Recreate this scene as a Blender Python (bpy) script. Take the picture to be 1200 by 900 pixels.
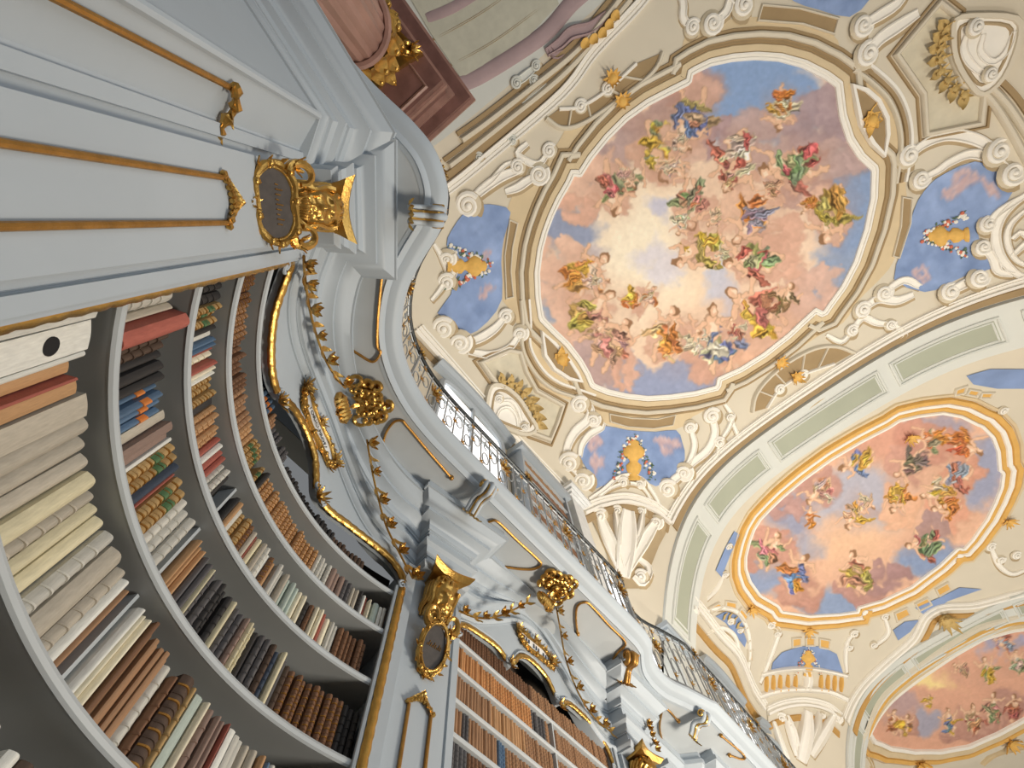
import bpy, bmesh, math, random
import numpy as np
from mathutils import Vector, Matrix
from mathutils.geometry import delaunay_2d_cdt

for o in list(bpy.data.objects):
    bpy.data.objects.remove(o)
scene = bpy.context.scene
COL = scene.collection
random.seed(7)
rng = np.random.default_rng(7)

# ------------------------------------------------------------------ camera
# room axes: x across the hall (right), y along the hall, z up; the lens stands at (0, 0, EYE)
EYE = 1.6
FPX, VPX, VPY, YAW = 545.0, 570.0, 256.0, math.radians(30)
_up = np.array([VPX - 600, VPY - 450, FPX]); _up /= np.linalg.norm(_up)
_fw = np.array([0, 0, 1.0]) - _up * _up[2]; _fw /= np.linalg.norm(_fw)
_rt = np.cross(_fw, _up)
if _rt[0] < 0: _rt = -_rt
AX = _rt * math.cos(YAW) - _fw * math.sin(YAW)
AY = _rt * math.sin(YAW) + _fw * math.cos(YAW)
AZ = _up
cam_data = bpy.data.cameras.new('camera')
cam_data.sensor_width = 36.0
cam_data.lens = FPX * 36.0 / 1200.0
cam_data.clip_start = 0.02
cam = bpy.data.objects.new('camera', cam_data)
COL.objects.link(cam)
_r = Vector((AX[0], AY[0], AZ[0])); _u = -Vector((AX[1], AY[1], AZ[1])); _b = -Vector((AX[2], AY[2], AZ[2]))
M = Matrix.Identity(4)
for i in range(3):
    M[i][0], M[i][1], M[i][2] = _r[i], _u[i], _b[i]
M.translation = (0, 0, EYE)
cam.matrix_world = M
scene.camera = cam

# ------------------------------------------------------------------ light
scene.view_settings.view_transform = 'Standard'
scene.view_settings.look = 'None'
scene.view_settings.gamma = 1.0
scene.view_settings.use_curve_mapping = False
scene.view_settings.exposure = 0.0
world = bpy.data.worlds.new('daylight'); scene.world = world
world.use_nodes = True
bg = world.node_tree.nodes['Background']
bg.inputs[0].default_value = (0.93, 0.97, 1.0, 1)
bg.inputs[1].default_value = 0.20

def area(name, loc, target, sx, sy, power, color):
    d = bpy.data.lights.new(name, 'AREA'); d.shape = 'RECTANGLE'; d.size = sx; d.size_y = sy
    d.energy = power; d.color = color
    o = bpy.data.objects.new(name, d); COL.objects.link(o)
    o.location = loc
    o.rotation_euler = (Vector(target) - Vector(loc)).to_track_quat('-Z', 'Y').to_euler()
    return o
# daylight from the tall windows of the opposite side of the hall
area('window_daylight', (9.0, 3.2, 3.0), (-2, 3.0, 3.6), 10, 4.5, 330, (0.88, 0.95, 1.0))
# warm fill lights added below, unseen, to brighten the painted vaults
area('vault_fill_light', (2.2, 6.2, 0.4), (1.6, 5.4, 10), 1.6, 1.6, 740, (1.0, 0.89, 0.74))
area('vault_fill_light', (3.4, 13.5, 0.4), (3.2, 13.0, 10), 1.6, 1.6, 560, (1.0, 0.92, 0.80))
area('vault_fill_light', (3.4, 22.5, 0.4), (3.2, 22.5, 10), 1.6, 1.6, 500, (1.0, 0.92, 0.80))

# ------------------------------------------------------------------ geometry of the room
HC, XC, HA = 10.3, 3.6, 5.8
YCS, HBS, SPLIT = (3.23, 13.4, 22.9), (4.78, 4.15, 4.15), (8.65, 18.1)
def ratio(px, py):
    v = np.array([px - 600.0, py - 450.0, FPX])
    r = np.array([v @ AX, v @ AY, v @ AZ])
    return r[:2] / r[2]
def vaultz(x, y, k=None):
    if k is None: k = 0 if y < SPLIT[0] else (1 if y < SPLIT[1] else 2)
    u = (x - XC) / HA; v = (y - YCS[k]) / HBS[k]
    v = max(-1.0, min(1.0, v))
    return HC - .55 * u * u - 2.9 * u ** 4 * (.27 + .73 * v ** 4) - .2 * v * v
def PV(px, py, k=None, drop=0.0):
    rx, ry = ratio(px, py); rx = float(rx); ry = float(ry); z = HC - .3
    for _ in range(9):
        h = vaultz(rx * z, ry * z, k) - z; d = (vaultz(rx * (z + .01), ry * (z + .01), k) - (z + .01) - h) / .01
        st = -h / d if abs(d) > .2 else .5 * h
        z += max(-1.0, min(1.0, st))
        if abs(h) < 1e-5: break
    return np.array([rx * z, ry * z])
def PZ(px, py, z):
    return ratio(px, py) * z
def PB(px, py, x):
    r = ratio(px, py); z = x / r[0]
    return r[1] * z, z
def PP(px, py, c, n, off=0.0):
    r = ratio(px, py); z = (n[0] * c[0] + n[1] * c[1] + off) / (n[0] * r[0] + n[1] * r[1])
    return Vector((r[0] * z, r[1] * z, z))
def vnorm(x, y, k=None):
    e = .01
    dx = (vaultz(x + e, y, k) - vaultz(x - e, y, k)) / (2 * e)
    dy = (vaultz(x, y + e, k) - vaultz(x, y - e, k)) / (2 * e)
    return Vector((dx, dy, -1.0)).normalized()      # into the room
# concave first bookcase
F1 = np.array([-1.07, -.55]); F2 = np.array([-2.17, 1.64])
_d = F2 - F1; CH = np.hypot(*_d); SAG = .175 * CH
RAD = (CH * CH / 4 + SAG * SAG) / (2 * SAG); T1 = _d / CH; N1 = np.array([T1[1], -T1[0]])
CC = (F1 + F2) / 2 + N1 * (RAD - SAG)
A1 = math.atan2(*(F1 - CC)[::-1]); A2 = math.atan2(*(F2 - CC)[::-1])
if A1 < 0: A1 += 2 * math.pi
if A2 < 0: A2 += 2 * math.pi
def arc(s, off=0.0):
    a = A1 + (A2 - A1) * s
    return np.array([CC[0] + (RAD - off) * math.cos(a), CC[1] + (RAD - off) * math.sin(a)])
def arcn(s):
    a = A1 + (A2 - A1) * s
    return Vector((-math.cos(a), -math.sin(a), 0))     # to the room
def PA(px, py, off=0.0):
    r = ratio(px, py); R_ = RAD - off
    a = r @ r; b = -2 * r @ CC; c = CC @ CC - R_ * R_
    z = (-b + math.sqrt(max(0, b * b - 4 * a * c))) / (2 * a)
    p = r * z; an = math.atan2(p[1] - CC[1], p[0] - CC[0])
    if an < 0: an += 2 * math.pi
    return (an - A1) / (A2 - A1), z
ARCLEN = RAD * abs(A2 - A1)

# ------------------------------------------------------------------ materials
def lin(c):
    c = np.asarray(c, float) / 255.0
    return np.where(c <= .04045, c / 12.92, ((c + .055) / 1.055) ** 2.4)
MATS = {}
def mat(name, rgb, rough=.6, metal=0.0, var=.08, scale=6.0, bump=.0, bscale=40.0, stretch=None, rnd=0.0, spec=.4):
    if name in MATS: return MATS[name]
    m = bpy.data.materials.new(name); m.use_nodes = True
    nt = m.node_tree; N = nt.nodes; L = nt.links
    p = N['Principled BSDF']; p.inputs['Roughness'].default_value = rough; p.inputs['Metallic'].default_value = metal
    p.inputs['Specular IOR Level'].default_value = spec
    tc = N.new('ShaderNodeTexCoord'); nz = N.new('ShaderNodeTexNoise')
    nz.inputs['Scale'].default_value = scale; nz.inputs['Detail'].default_value = 5
    if stretch:
        mp = N.new('ShaderNodeMapping'); mp.inputs['Scale'].default_value = stretch
        L.new(tc.outputs['Object'], mp.inputs[0]); L.new(mp.outputs[0], nz.inputs['Vector'])
    else:
        L.new(tc.outputs['Object'], nz.inputs['Vector'])
    mx = N.new('ShaderNodeMix'); mx.data_type = 'RGBA'
    c = lin(rgb)
    mx.inputs[6].default_value = (*np.clip(c * (1 - var * 2), 0, 1), 1); mx.inputs[7].default_value = (*np.clip(c * (1 + var * 2), 0, 1), 1)
    L.new(nz.outputs['Fac'], mx.inputs[0])
    out = mx.outputs[2]
    if rnd:
        oi = N.new('ShaderNodeObjectInfo'); hs = N.new('ShaderNodeHueSaturation')
        mr = N.new('ShaderNodeMapRange'); mr.inputs[3].default_value = 1 - rnd; mr.inputs[4].default_value = 1 + rnd
        L.new(oi.outputs['Random'], mr.inputs[0]); L.new(mr.outputs[0], hs.inputs['Value']); L.new(out, hs.inputs['Color'])
        out = hs.outputs[0]
    L.new(out, p.inputs['Base Color'])
    if bump:
        n2 = N.new('ShaderNodeTexNoise'); n2.inputs['Scale'].default_value = bscale; n2.inputs['Detail'].default_value = 4
        L.new(tc.outputs['Object'], n2.inputs['Vector'])
        b = N.new('ShaderNodeBump'); b.inputs['Strength'].default_value = bump; b.inputs['Distance'].default_value = .01
        L.new(n2.outputs['Fac'], b.inputs['Height']); L.new(b.outputs[0], p.inputs['Normal'])
    MATS[name] = m
    return m
def paint_mat(name, rough=.85):
    m = bpy.data.materials.new(name); m.use_nodes = True
    nt = m.node_tree; p = nt.nodes['Principled BSDF']; p.inputs['Roughness'].default_value = rough
    p.inputs['Specular IOR Level'].default_value = .15
    a = nt.nodes.new('ShaderNodeVertexColor'); a.layer_name = 'paint'
    tc = nt.nodes.new('ShaderNodeTexCoord'); nz = nt.nodes.new('ShaderNodeTexNoise'); nz.inputs['Scale'].default_value = 9; nz.inputs['Detail'].default_value = 6
    nt.links.new(tc.outputs['Object'], nz.inputs['Vector'])
    mr = nt.nodes.new('ShaderNodeMapRange'); mr.inputs[3].default_value = .9; mr.inputs[4].default_value = 1.1
    nt.links.new(nz.outputs['Fac'], mr.inputs[0])
    hs = nt.nodes.new('ShaderNodeHueSaturation'); nt.links.new(a.outputs[0], hs.inputs['Color']); nt.links.new(mr.outputs[0], hs.inputs['Value'])
    nt.links.new(hs.outputs[0], p.inputs['Base Color'])
    return m
def glow(name, rgb, strength):
    m = bpy.data.materials.new(name); m.use_nodes = True
    p = m.node_tree.nodes['Principled BSDF']
    p.inputs['Base Color'].default_value = (*lin(rgb), 1)
    p.inputs['Emission Color'].default_value = (*lin(rgb), 1); p.inputs['Emission Strength'].default_value = strength
    return m
WHITE = mat('blue_white_paint', (168, 177, 185), .5, var=.035, scale=2.5, bump=.05, bscale=30)
WHITE2 = mat('grey_white_shelf_paint', (176, 182, 186), .5, var=.06, scale=3)
GOLD = mat('gilding', (190, 150, 80), .30, .88, var=.2, scale=14, bump=.25, bscale=60)
OLDGOLD = mat('dull_gilding', (168, 124, 62), .42, .75, var=.2, scale=20, bump=.3, bscale=70)
CREAM = mat('cream_stucco', (218, 209, 190), .8, var=.03, scale=1.5)
CREAM2 = mat('pale_stucco_ornament', (243, 239, 230), .75, var=.03, scale=4)
TAN = mat('tan_stucco', (218, 198, 162), .8, var=.05, scale=3)
BROWN = mat('ochre_brown_stucco', (164, 140, 104), .8, var=.07, scale=3)
ORANGE = mat('gold_ochre_stucco', (224, 176, 96), .7, var=.07, scale=4)
RIBG = mat('pale_grey_arch_paint', (214, 216, 210), .8, var=.03, scale=1.5)
PANELG = mat('grey_green_panel_paint', (172, 176, 158), .8, var=.06, scale=1.2)
SKYB = mat('fresco_sky_blue', (134, 156, 198), .85, var=.16, scale=1.6)
PINKC = mat('fresco_pink_cloud', (206, 176, 174), .85, var=.1, scale=3)
URN = mat('ochre_urn_paint', (226, 180, 96), .7, var=.12, scale=9)
MARBLE = mat('rose_marble', (150, 116, 106), .35, var=.25, scale=5, stretch=(1, 1, .25))
MARBLED = mat('dark_rose_marble', (112, 80, 74), .35, var=.3, scale=4)
MAUVE = mat('mauve_painted_frame', (172, 150, 152), .8, var=.08, scale=3)
IRON = mat('grey_iron', (158, 163, 166), .45, .35, var=.1, scale=20)
IROND = mat('dark_iron_rail', (50, 54, 56), .4, .6, var=.1, scale=20)
DARK = mat('dark_cabinet_interior', (70, 62, 56), .8, var=.1)
SLATE = mat('dark_slate_panel', (70, 64, 60), .5, var=.25, scale=25)
INK = mat('black_ink', (24, 24, 28), .7)
PAPER = mat('white_enamel', (226, 228, 228), .5)
GLASS = glow('bright_window_glass', (250, 252, 255), 1.15)
FLOORM = mat('stone_floor', (120, 108, 96), .5, var=.08, scale=2)

# ------------------------------------------------------------------ mesh helpers
WLOC = {}
STUFFY = {'lettering', 'hair_curls', 'rod_finial', 'cartouche_frame', 'rocaille_frame', 'faded_inscription', 'gilt_capital', 'scroll_end', 'gilt_drop', 'gilt_leaf_knot', 'bust_beard'}
def tag(o, label, cat, group=None, kind=None):
    o['label'] = label
    if cat: o['category'] = cat
    if group: o['group'] = group
    if kind: o['kind'] = kind
    return o
def empty(name, loc, label=None, cat=None, group=None, kind=None):
    o = bpy.data.objects.new(name, None); COL.objects.link(o); o.empty_display_size = .1
    o.location = loc; WLOC[o.name] = Vector(loc)
    if label: tag(o, label, cat, group, kind)
    return o
def wl(o):
    return WLOC.get(o.name, Vector((0, 0, 0)))
def smooth(me, ang=40):
    me.polygons.foreach_set('use_smooth', [True] * len(me.polygons))
    try: me.set_sharp_from_angle(angle=math.radians(ang))
    except Exception: pass
def link(name, me, parent=None, loc=None):
    o = bpy.data.objects.new(name, me); COL.objects.link(o)
    if parent: o.parent = parent
    WLOC[o.name] = wl(parent) if parent else Vector((0, 0, 0))
    return o
class G:
    """collects shapes in room coordinates; build() links them as one mesh object"""
    def __init__(s): s.v = []; s.f = []
    def add(s, v, f, m=None):
        b = len(s.v)
        if m is not None: v = [m @ Vector(p) for p in v]
        s.v += [tuple(p) for p in v]; s.f += [tuple(i + b for i in q) for q in f]
        return s
    def mesh(s, name, mats, origin=(0, 0, 0), sm=40):
        ox, oy, oz = origin
        me = bpy.data.meshes.new(name)
        me.from_pydata([(x - ox, y - oy, z - oz) for x, y, z in s.v], [], s.f)
        bm = bmesh.new(); bm.from_mesh(me); bmesh.ops.recalc_face_normals(bm, faces=bm.faces); bm.to_mesh(me); bm.free()
        for m in (mats if isinstance(mats, (list, tuple)) else [mats]): me.materials.append(m)
        if sm: smooth(me, sm)
        return me
    def build(s, name, m, parent=None, label=None, cat=None, group=None, kind=None, sm=40):
        if not s.v: return None
        a = np.array(s.v)
        if parent is None:
            org = Vector(((a[:, 0].min() + a[:, 0].max()) / 2, (a[:, 1].min() + a[:, 1].max()) / 2, a[:, 2].min()))
        else:
            org = wl(parent)
        o = bpy.data.objects.new(name, s.mesh(name, m, org, sm)); COL.objects.link(o)
        if name in STUFFY: o['kind'] = 'stuff'
        if parent is None: o.location = org
        else: o.parent = parent
        WLOC[o.name] = org
        if label: tag(o, label, cat, group, None)
        if kind: o['kind'] = kind
        return o
def frame(p, x, z):
    """matrix with local x along x and local z along z at p"""
    x = Vector(x).normalized(); z = Vector(z); z = (z - x * z.dot(x)).normalized(); y = z.cross(x)
    m = Matrix.Identity(4)
    for i in range(3): m[i][0], m[i][1], m[i][2], m[i][3] = x[i], y[i], z[i], p[i]
    return m
def box(sx, sy, sz, c=(0, 0, 0)):
    v = [(c[0] + a * sx / 2, c[1] + b * sy / 2, c[2] + d * sz / 2) for a in (-1, 1) for b in (-1, 1) for d in (-1, 1)]
    return v, [(0, 1, 3, 2), (4, 6, 7, 5), (0, 4, 5, 1), (2, 3, 7, 6), (0, 2, 6, 4), (1, 5, 7, 3)]
def tube(pts, rad, n=7, closed=False, flat=1.0, nrm=None):
    pts = [Vector(p) for p in pts]; L = len(pts)
    if not hasattr(rad, '__len__'): rad = [rad] * L
    v = []; f = []; prev = None
    for i, p in enumerate(pts):
        t = (pts[(i + 1) % L] - pts[i - 1]) if closed else (pts[min(i + 1, L - 1)] - pts[max(i - 1, 0)])
        t = t.normalized() if t.length > 1e-9 else Vector((0, 0, 1))
        a = (nrm[i] if isinstance(nrm, list) else nrm) if nrm is not None else (prev if prev is not None else (Vector((0, 0, 1)) if abs(t.z) < .9 else Vector((1, 0, 0))))
        a = Vector(a); a = a - t * a.dot(t)
        a = a.normalized() if a.length > 1e-6 else t.orthogonal().normalized()
        prev = a; b = t.cross(a)
        for k in range(n):
            w = 2 * math.pi * k / n
            v.append(p + a * (math.cos(w) * rad[i] * flat) + b * (math.sin(w) * rad[i]))
    for i in range(L if closed else L - 1):
        j = (i + 1) % L
        for k in range(n):
            k2 = (k + 1) % n
            f.append((i * n + k, i * n + k2, j * n + k2, j * n + k))
    if not closed:
        f.append(tuple(range(n - 1, -1, -1))); f.append(tuple((L - 1) * n + k for k in range(n)))
    return v, f
def ball(r, sx=1, sy=1, sz=1, n=8, m=6):
    v = [(0, 0, -r * sz)]; f = []
    for i in range(1, m):
        a = -math.pi / 2 + math.pi * i / m
        for k in range(n):
            w = 2 * math.pi * k / n
            v.append((r * sx * math.cos(a) * math.cos(w), r * sy * math.cos(a) * math.sin(w), r * sz * math.sin(a)))
    v.append((0, 0, r * sz)); t = len(v) - 1
    for k in range(n):
        f.append((0, 1 + (k + 1) % n, 1 + k)); f.append((t, t - n + k, t - n + (k + 1) % n))
    for i in range(m - 2):
        for k in range(n):
            a = 1 + i * n + k; b = 1 + i * n + (k + 1) % n
            f.append((a, b, b + n, a + n))
    return v, f
def leaf(l, w, curl=.25, n=6):
    """pointed leaf along +x lying on z=0, cupped, with a back so that it has thickness"""
    v = []; f = []
    for i in range(n + 1):
        t = i / n; ww = w * (math.sin(math.pi * min(1, t * .92 + .08)) ** .8) * (1.06 - .5 * t) + .0006
        z = curl * l * t * t + .04 * l * math.sin(t * 9)
        th = .12 * w * (1 - t) + .002
        v += [(l * t, -ww, z + .18 * w), (l * t, 0, z - .1 * w + th), (l * t, ww, z + .18 * w), (l * t, 0, z - .15 * w - th)]
    for i in range(n):
        for k in range(4):
            f.append((i * 4 + k, i * 4 + (k + 1) % 4, i * 4 + 4 + (k + 1) % 4, i * 4 + 4 + k))
    f.append((0, 1, 2, 3)); f.append((n * 4 + 3, n * 4 + 2, n * 4 + 1, n * 4))
    return v, f
def flower(r, pet=5):
    g = G()
    for k in range(pet):
        m = Matrix.Rotation(2 * math.pi * k / pet, 4, 'Z') @ Matrix.Rotation(-.5, 4, 'Y')
        g.add(*leaf(r, r * .42, .35, 4), m)
    for k in range(pet):
        m = Matrix.Translation((0, 0, r * .15)) @ Matrix.Rotation(2 * math.pi * (k + .5) / pet, 4, 'Z') @ Matrix.Rotation(-.9, 4, 'Y')
        g.add(*leaf(r * .6, r * .28, .3, 3), m)
    g.add(*ball(r * .24, 1, 1, 1, 6, 4), Matrix.Translation((0, 0, r * .32)))
    return g.v, g.f
def cat_rom(pts, n=8, closed=False):
    P = [np.array(p, float) for p in pts]; L = len(P); out = []
    rngs = range(L if closed else L - 1)
    for i in rngs:
        p0 = P[i - 1] if (closed or i > 0) else 2 * P[0] - P[1]
        p1 = P[i]; p2 = P[(i + 1) % L]
        p3 = P[(i + 2) % L] if (closed or i + 2 < L) else 2 * P[-1] - P[-2]
        for k in range(n):
            t = k / n
            out.append(.5 * ((2 * p1) + (p2 - p0) * t + (2 * p0 - 5 * p1 + 4 * p2 - p3) * t * t + (3 * p1 - p0 - 3 * p2 + p3) * t ** 3))
    if not closed: out.append(P[-1])
    return out
def resample(pts, step):
    P = [np.array(p, float) for p in pts]; out = [P[0]]; acc = 0
    d = [0]
    for a, b in zip(P, P[1:]): d.append(d[-1] + np.linalg.norm(b - a))
    n = max(2, int(round(d[-1] / step)))
    for i in range(1, n + 1):
        x = d[-1] * i / n
        j = min(len(d) - 2, max(0, np.searchsorted(d, x) - 1))
        t = (x - d[j]) / max(1e-9, d[j + 1] - d[j]); out.append(P[j] + (P[j + 1] - P[j]) * t)
    return out
def sweep(frames, profile, closed=False, cap=True):
    """frames: (point, side, out) ; profile: (side offset, out offset)"""
    v = []; f = []; n = len(profile); L = len(frames)
    for p, s, o in frames:
        for a, b in profile: v.append(p + s * a + o * b)
    for i in range(L if closed else L - 1):
        j = (i + 1) % L
        for k in range(n - 1): f.append((i * n + k, i * n + k + 1, j * n + k + 1, j * n + k))
    if cap and not closed:
        f.append(tuple(range(n))); f.append(tuple((L - 1) * n + k for k in range(n - 1, -1, -1)))
    return v, f
def mitre_normals(pts, closed=False):
    """right-hand normals of a plan polyline with mitre lengths"""
    L = len(pts); out = []
    for i in range(L):
        a = pts[i] - pts[i - 1] if (closed or i > 0) else pts[1] - pts[0]
        b = pts[(i + 1) % L] - pts[i] if (closed or i < L - 1) else pts[-1] - pts[-2]
        a = a / max(1e-9, np.hypot(*a)); b = b / max(1e-9, np.hypot(*b))
        na = np.array([a[1], -a[0]]); nb = np.array([b[1], -b[0]])
        m = na + nb; q = m @ m
        m = na if q < .05 else m * (2 / q)
        out.append(m)
    return out
# ------------------------------------------------------------------ the shell: floor, walls
g = G(); g.add(*box(16, 36, .2, (4.0, 12, -EYE - .1)))
g.build('floor', FLOORM, label='pale stone floor of the library hall', cat='floor', kind='structure')
GX = -2.47
g = G(); g.add(*box(.2, 33, 5.3, (GX - .1, 13.2, 6.46)))
upper = g.build('wall_upper', CREAM, label='upper gallery wall behind the balcony railing', cat='wall', kind='structure')
g = G(); g.add(*box(.3, 33, 5.0, (-2.95, 13.2, .9)))
g.build('wall_left', WHITE2, label='wall behind the tall white bookcases', cat='wall', kind='structure')

# ------------------------------------------------------------------ entablature line along pilasters and bays
def un(a): a = math.radians(a); return np.array([math.cos(a), math.sin(a)]), np.array([-math.sin(a), math.cos(a)])
PIL = [((-.82, -.74), 43), ((-2.19, 1.97), -10), ((-2.17, 4.9), 0), ((-2.17, 7.0), 0), ((-2.17, 9.9), 0)]
def bell(s): return .5 - .5 * math.cos(2 * math.pi * max(0, min(1, s)))
EP = []            # (plan point, lift)
EP += [(np.array([-.62, -3.2]), 0), (np.array([-.62, -2.4]), 0), (np.array([-.26, -2.05]), 0), (np.array([-.40, -1.02]), 0)]
def block(c, deg, w=.2, fwd=.16, shoulder=.3):
    n, t = un(deg); c = np.array(c)
    return [(c - t * shoulder, 0), (c - t * w, 0), (c - t * w + n * fwd, 0), (c + t * w + n * fwd, 0), (c + t * w, 0), (c + t * shoulder, 0)]
EP += block(*PIL[0])[1:5]
for i in range(31):
    s = .05 + .90 * i / 30
    EP.append((arc(s), bell((s - .05) / .9)))
EP += block(*PIL[1])[1:5]
for i in range(25): EP.append((np.array([-2.2, 2.26 + 2.33 * i / 24]), 1.4 * bell(i / 24)))
EP += block(*PIL[2])[1:5]
EP += [(np.array([-2.17, 5.3]), 0), (np.array([-2.36, 5.42]), 0), (np.array([-2.36, 6.5]), 0), (np.array([-2.17, 6.62]), 0)]
EP += block(*PIL[3])[1:5]
for i in range(19): EP.append((np.array([-2.2, 7.3 + 2.3 * i / 18]), bell(i / 18)))
EP += block(*PIL[4])[1:5]
EP += [(np.array([-2.2, 14.0]), 0)]
EPROF = [(-.12, 3.06, .42), (.0, 3.06, .42), (.012, 3.06, .42), (.012, 3.075, .42), (.03, 3.085, .42), (.04, 3.10, .42), (.04, 3.115, .42), (.012, 3.125, .42), (.0, 3.13, .42), (0, 3.20, .42), (.012, 3.20, .42), (.012, 3.212, .42), (.03, 3.22, .41), (.045, 3.27, .4), (.08, 3.29, .39), (.08, 3.325, .38),
         (.03, 3.34, .36), (.03, 3.44, .28), (.045, 3.44, .28), (.045, 3.455, .27), (.06, 3.46, .26), (.075, 3.49, .25), (.075, 3.505, .25), (.10, 3.53, .23), (.16, 3.55, .2), (.16, 3.59, .17), (.19, 3.60, .15), (.22, 3.63, .12), (.27, 3.67, .09), (.285, 3.67, .09), (.285, 3.715, .06), (.26, 3.73, .05), (.26, 3.80, 0)]
pts = [p for p, _ in EP]; mn = mitre_normals(pts)
g = G(); v = []; f = []; n = len(EPROF)
for (p, l), m in zip(EP, mn):
    for o, z, k in EPROF: v.append((p[0] + m[0] * o, p[1] + m[1] * o, z + k * l))
for i in range(len(EP) - 1):
    for k in range(n - 1): f.append((i * n + k, i * n + k + 1, (i + 1) * n + k + 1, (i + 1) * n + k))
g.add(v, f)
g.build('trim_1', WHITE, label='white serpentine entablature rising in waves over the bookcases', cat='cornice', kind='structure', sm=28)

# ------------------------------------------------------------------ gallery balcony
NOSR = [(-.50, -3.2), (-.46, -2.5), (-.30, -2.12), (-.13, -1.75), (-.06, -1.2), (.0, -.85), (.0, -.60), (-.09, -.37), (-.22, -.23), (-.37, -.15), (-.63, -.07), (-.87, .03), (-1.12, .23), (-1.28, .46), (-1.39, .78), (-1.43, 1.15), (-1.425, 1.62), (-1.41, 2.33), (-1.39, 3.29), (-1.37, 4.33), (-1.38, 4.55)]
NOS = cat_rom(NOSR, 6) + cat_rom([(-1.40, 4.66), (-1.54, 4.94), (-1.56, 5.3), (-1.46, 5.63), (-1.36, 5.98)], 5) + cat_rom([(-1.33, 6.05), (-1.33, 7.7), (-1.35, 9.2), (-1.36, 13.8)], 5)
nm = mitre_normals(NOS)
SPROF = [(-.2, 3.80), (-.17, 3.80), (-.16, 3.79), (-.14, 3.80), (-.12, 3.825), (-.07, 3.835), (-.045, 3.845), (-.02, 3.87), (0, 3.89), (.004, 3.92), (-.01, 3.945), (-.03, 3.95), (-.03, 3.975), (-.25, 3.975)]
bal = empty('gallery_balcony', (-1.4, 2.0, 3.79), 'white serpentine gallery balcony projecting above the bookcases', 'balcony')
v = []; f = []; n = len(SPROF)
for p, m in zip(NOS, nm):
    for o, z in SPROF: v.append((p[0] + m[0] * o, p[1] + m[1] * o, z))
for i in range(len(NOS) - 1):
    for k in range(n - 1): f.append((i * n + k, i * n + k + 1, (i + 1) * n + k + 1, (i + 1) * n + k))
g = G(); g.add(v, f); g.build('edge_moulding', WHITE, bal, sm=35)
def fill2d(poly, z, grid=None):
    P = [Vector((p[0], p[1])) for p in poly]; n0 = len(P)
    extra = []
    if grid:
        a = np.array(poly)
        for x in np.arange(a[:, 0].min(), a[:, 0].max(), grid):
            for y in np.arange(a[:, 1].min(), a[:, 1].max(), grid): extra.append(Vector((x, y)))
    r = delaunay_2d_cdt(P + extra, [(i, (i + 1) % n0) for i in range(n0)], [], 1, 1e-5)
    return [(q.x, q.y, z) for q in r[0]], [tuple(t) for t in r[2]]
inner = [p - m * .15 for p, m in zip(NOS, nm)]
g = G(); g.add(*fill2d(list(inner) + [(-2.46, 13.8), (-2.46, -.2), (-1.5, -1.3), (-1.2, -3.2)], 3.803)); g.build('soffit', WHITE2, bal, sm=0)
g = G(); g.add(*fill2d([p - m * .2 for p, m in zip(NOS, nm)] + [(-2.46, 13.8), (-2.46, -.2), (-1.5, -1.3), (-1.2, -3.2)], 3.972)); g.build('walkway', WHITE2, bal, sm=0)

# gilt wires and flourishes under the balcony
def soffit_wire(pix, r=.012):
    pts = cat_rom([PZ(x, y, 3.785) for x, y in pix], 5)
    g = G(); P = [(p[0], p[1], 3.785) for p in pts]; g.add(*tube(P, r, 6))
    for e in (P[0], P[-1]): g.add(*ball(.026, 1, 1, 1, 7, 5), Matrix.Translation(e))
    return g.build('gilt_wire', OLDGOLD, bal)
soffit_wire([(448, 319), (443, 370), (442, 405), (446, 413), (437, 424), (420, 415), (408, 407)])
soffit_wire([(449, 540), (450, 514), (460, 496), (471, 493), (477, 499), (503, 530), (529, 560)])
soffit_wire([(567, 615), (575, 611), (584, 612), (607, 634), (630, 655), (634, 662), (625, 667), (610, 667), (595, 665), (580, 663)])
soffit_wire([(677, 743), (675, 725), (677, 710), (687, 706), (695, 712), (715, 734), (733, 753), (724, 765), (713, 780)])
soffit_wire([(776, 868), (773, 850), (779, 830), (795, 845)])
soffit_wire([(855, 885), (870, 890), (871, 884), (845, 862)])
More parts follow.
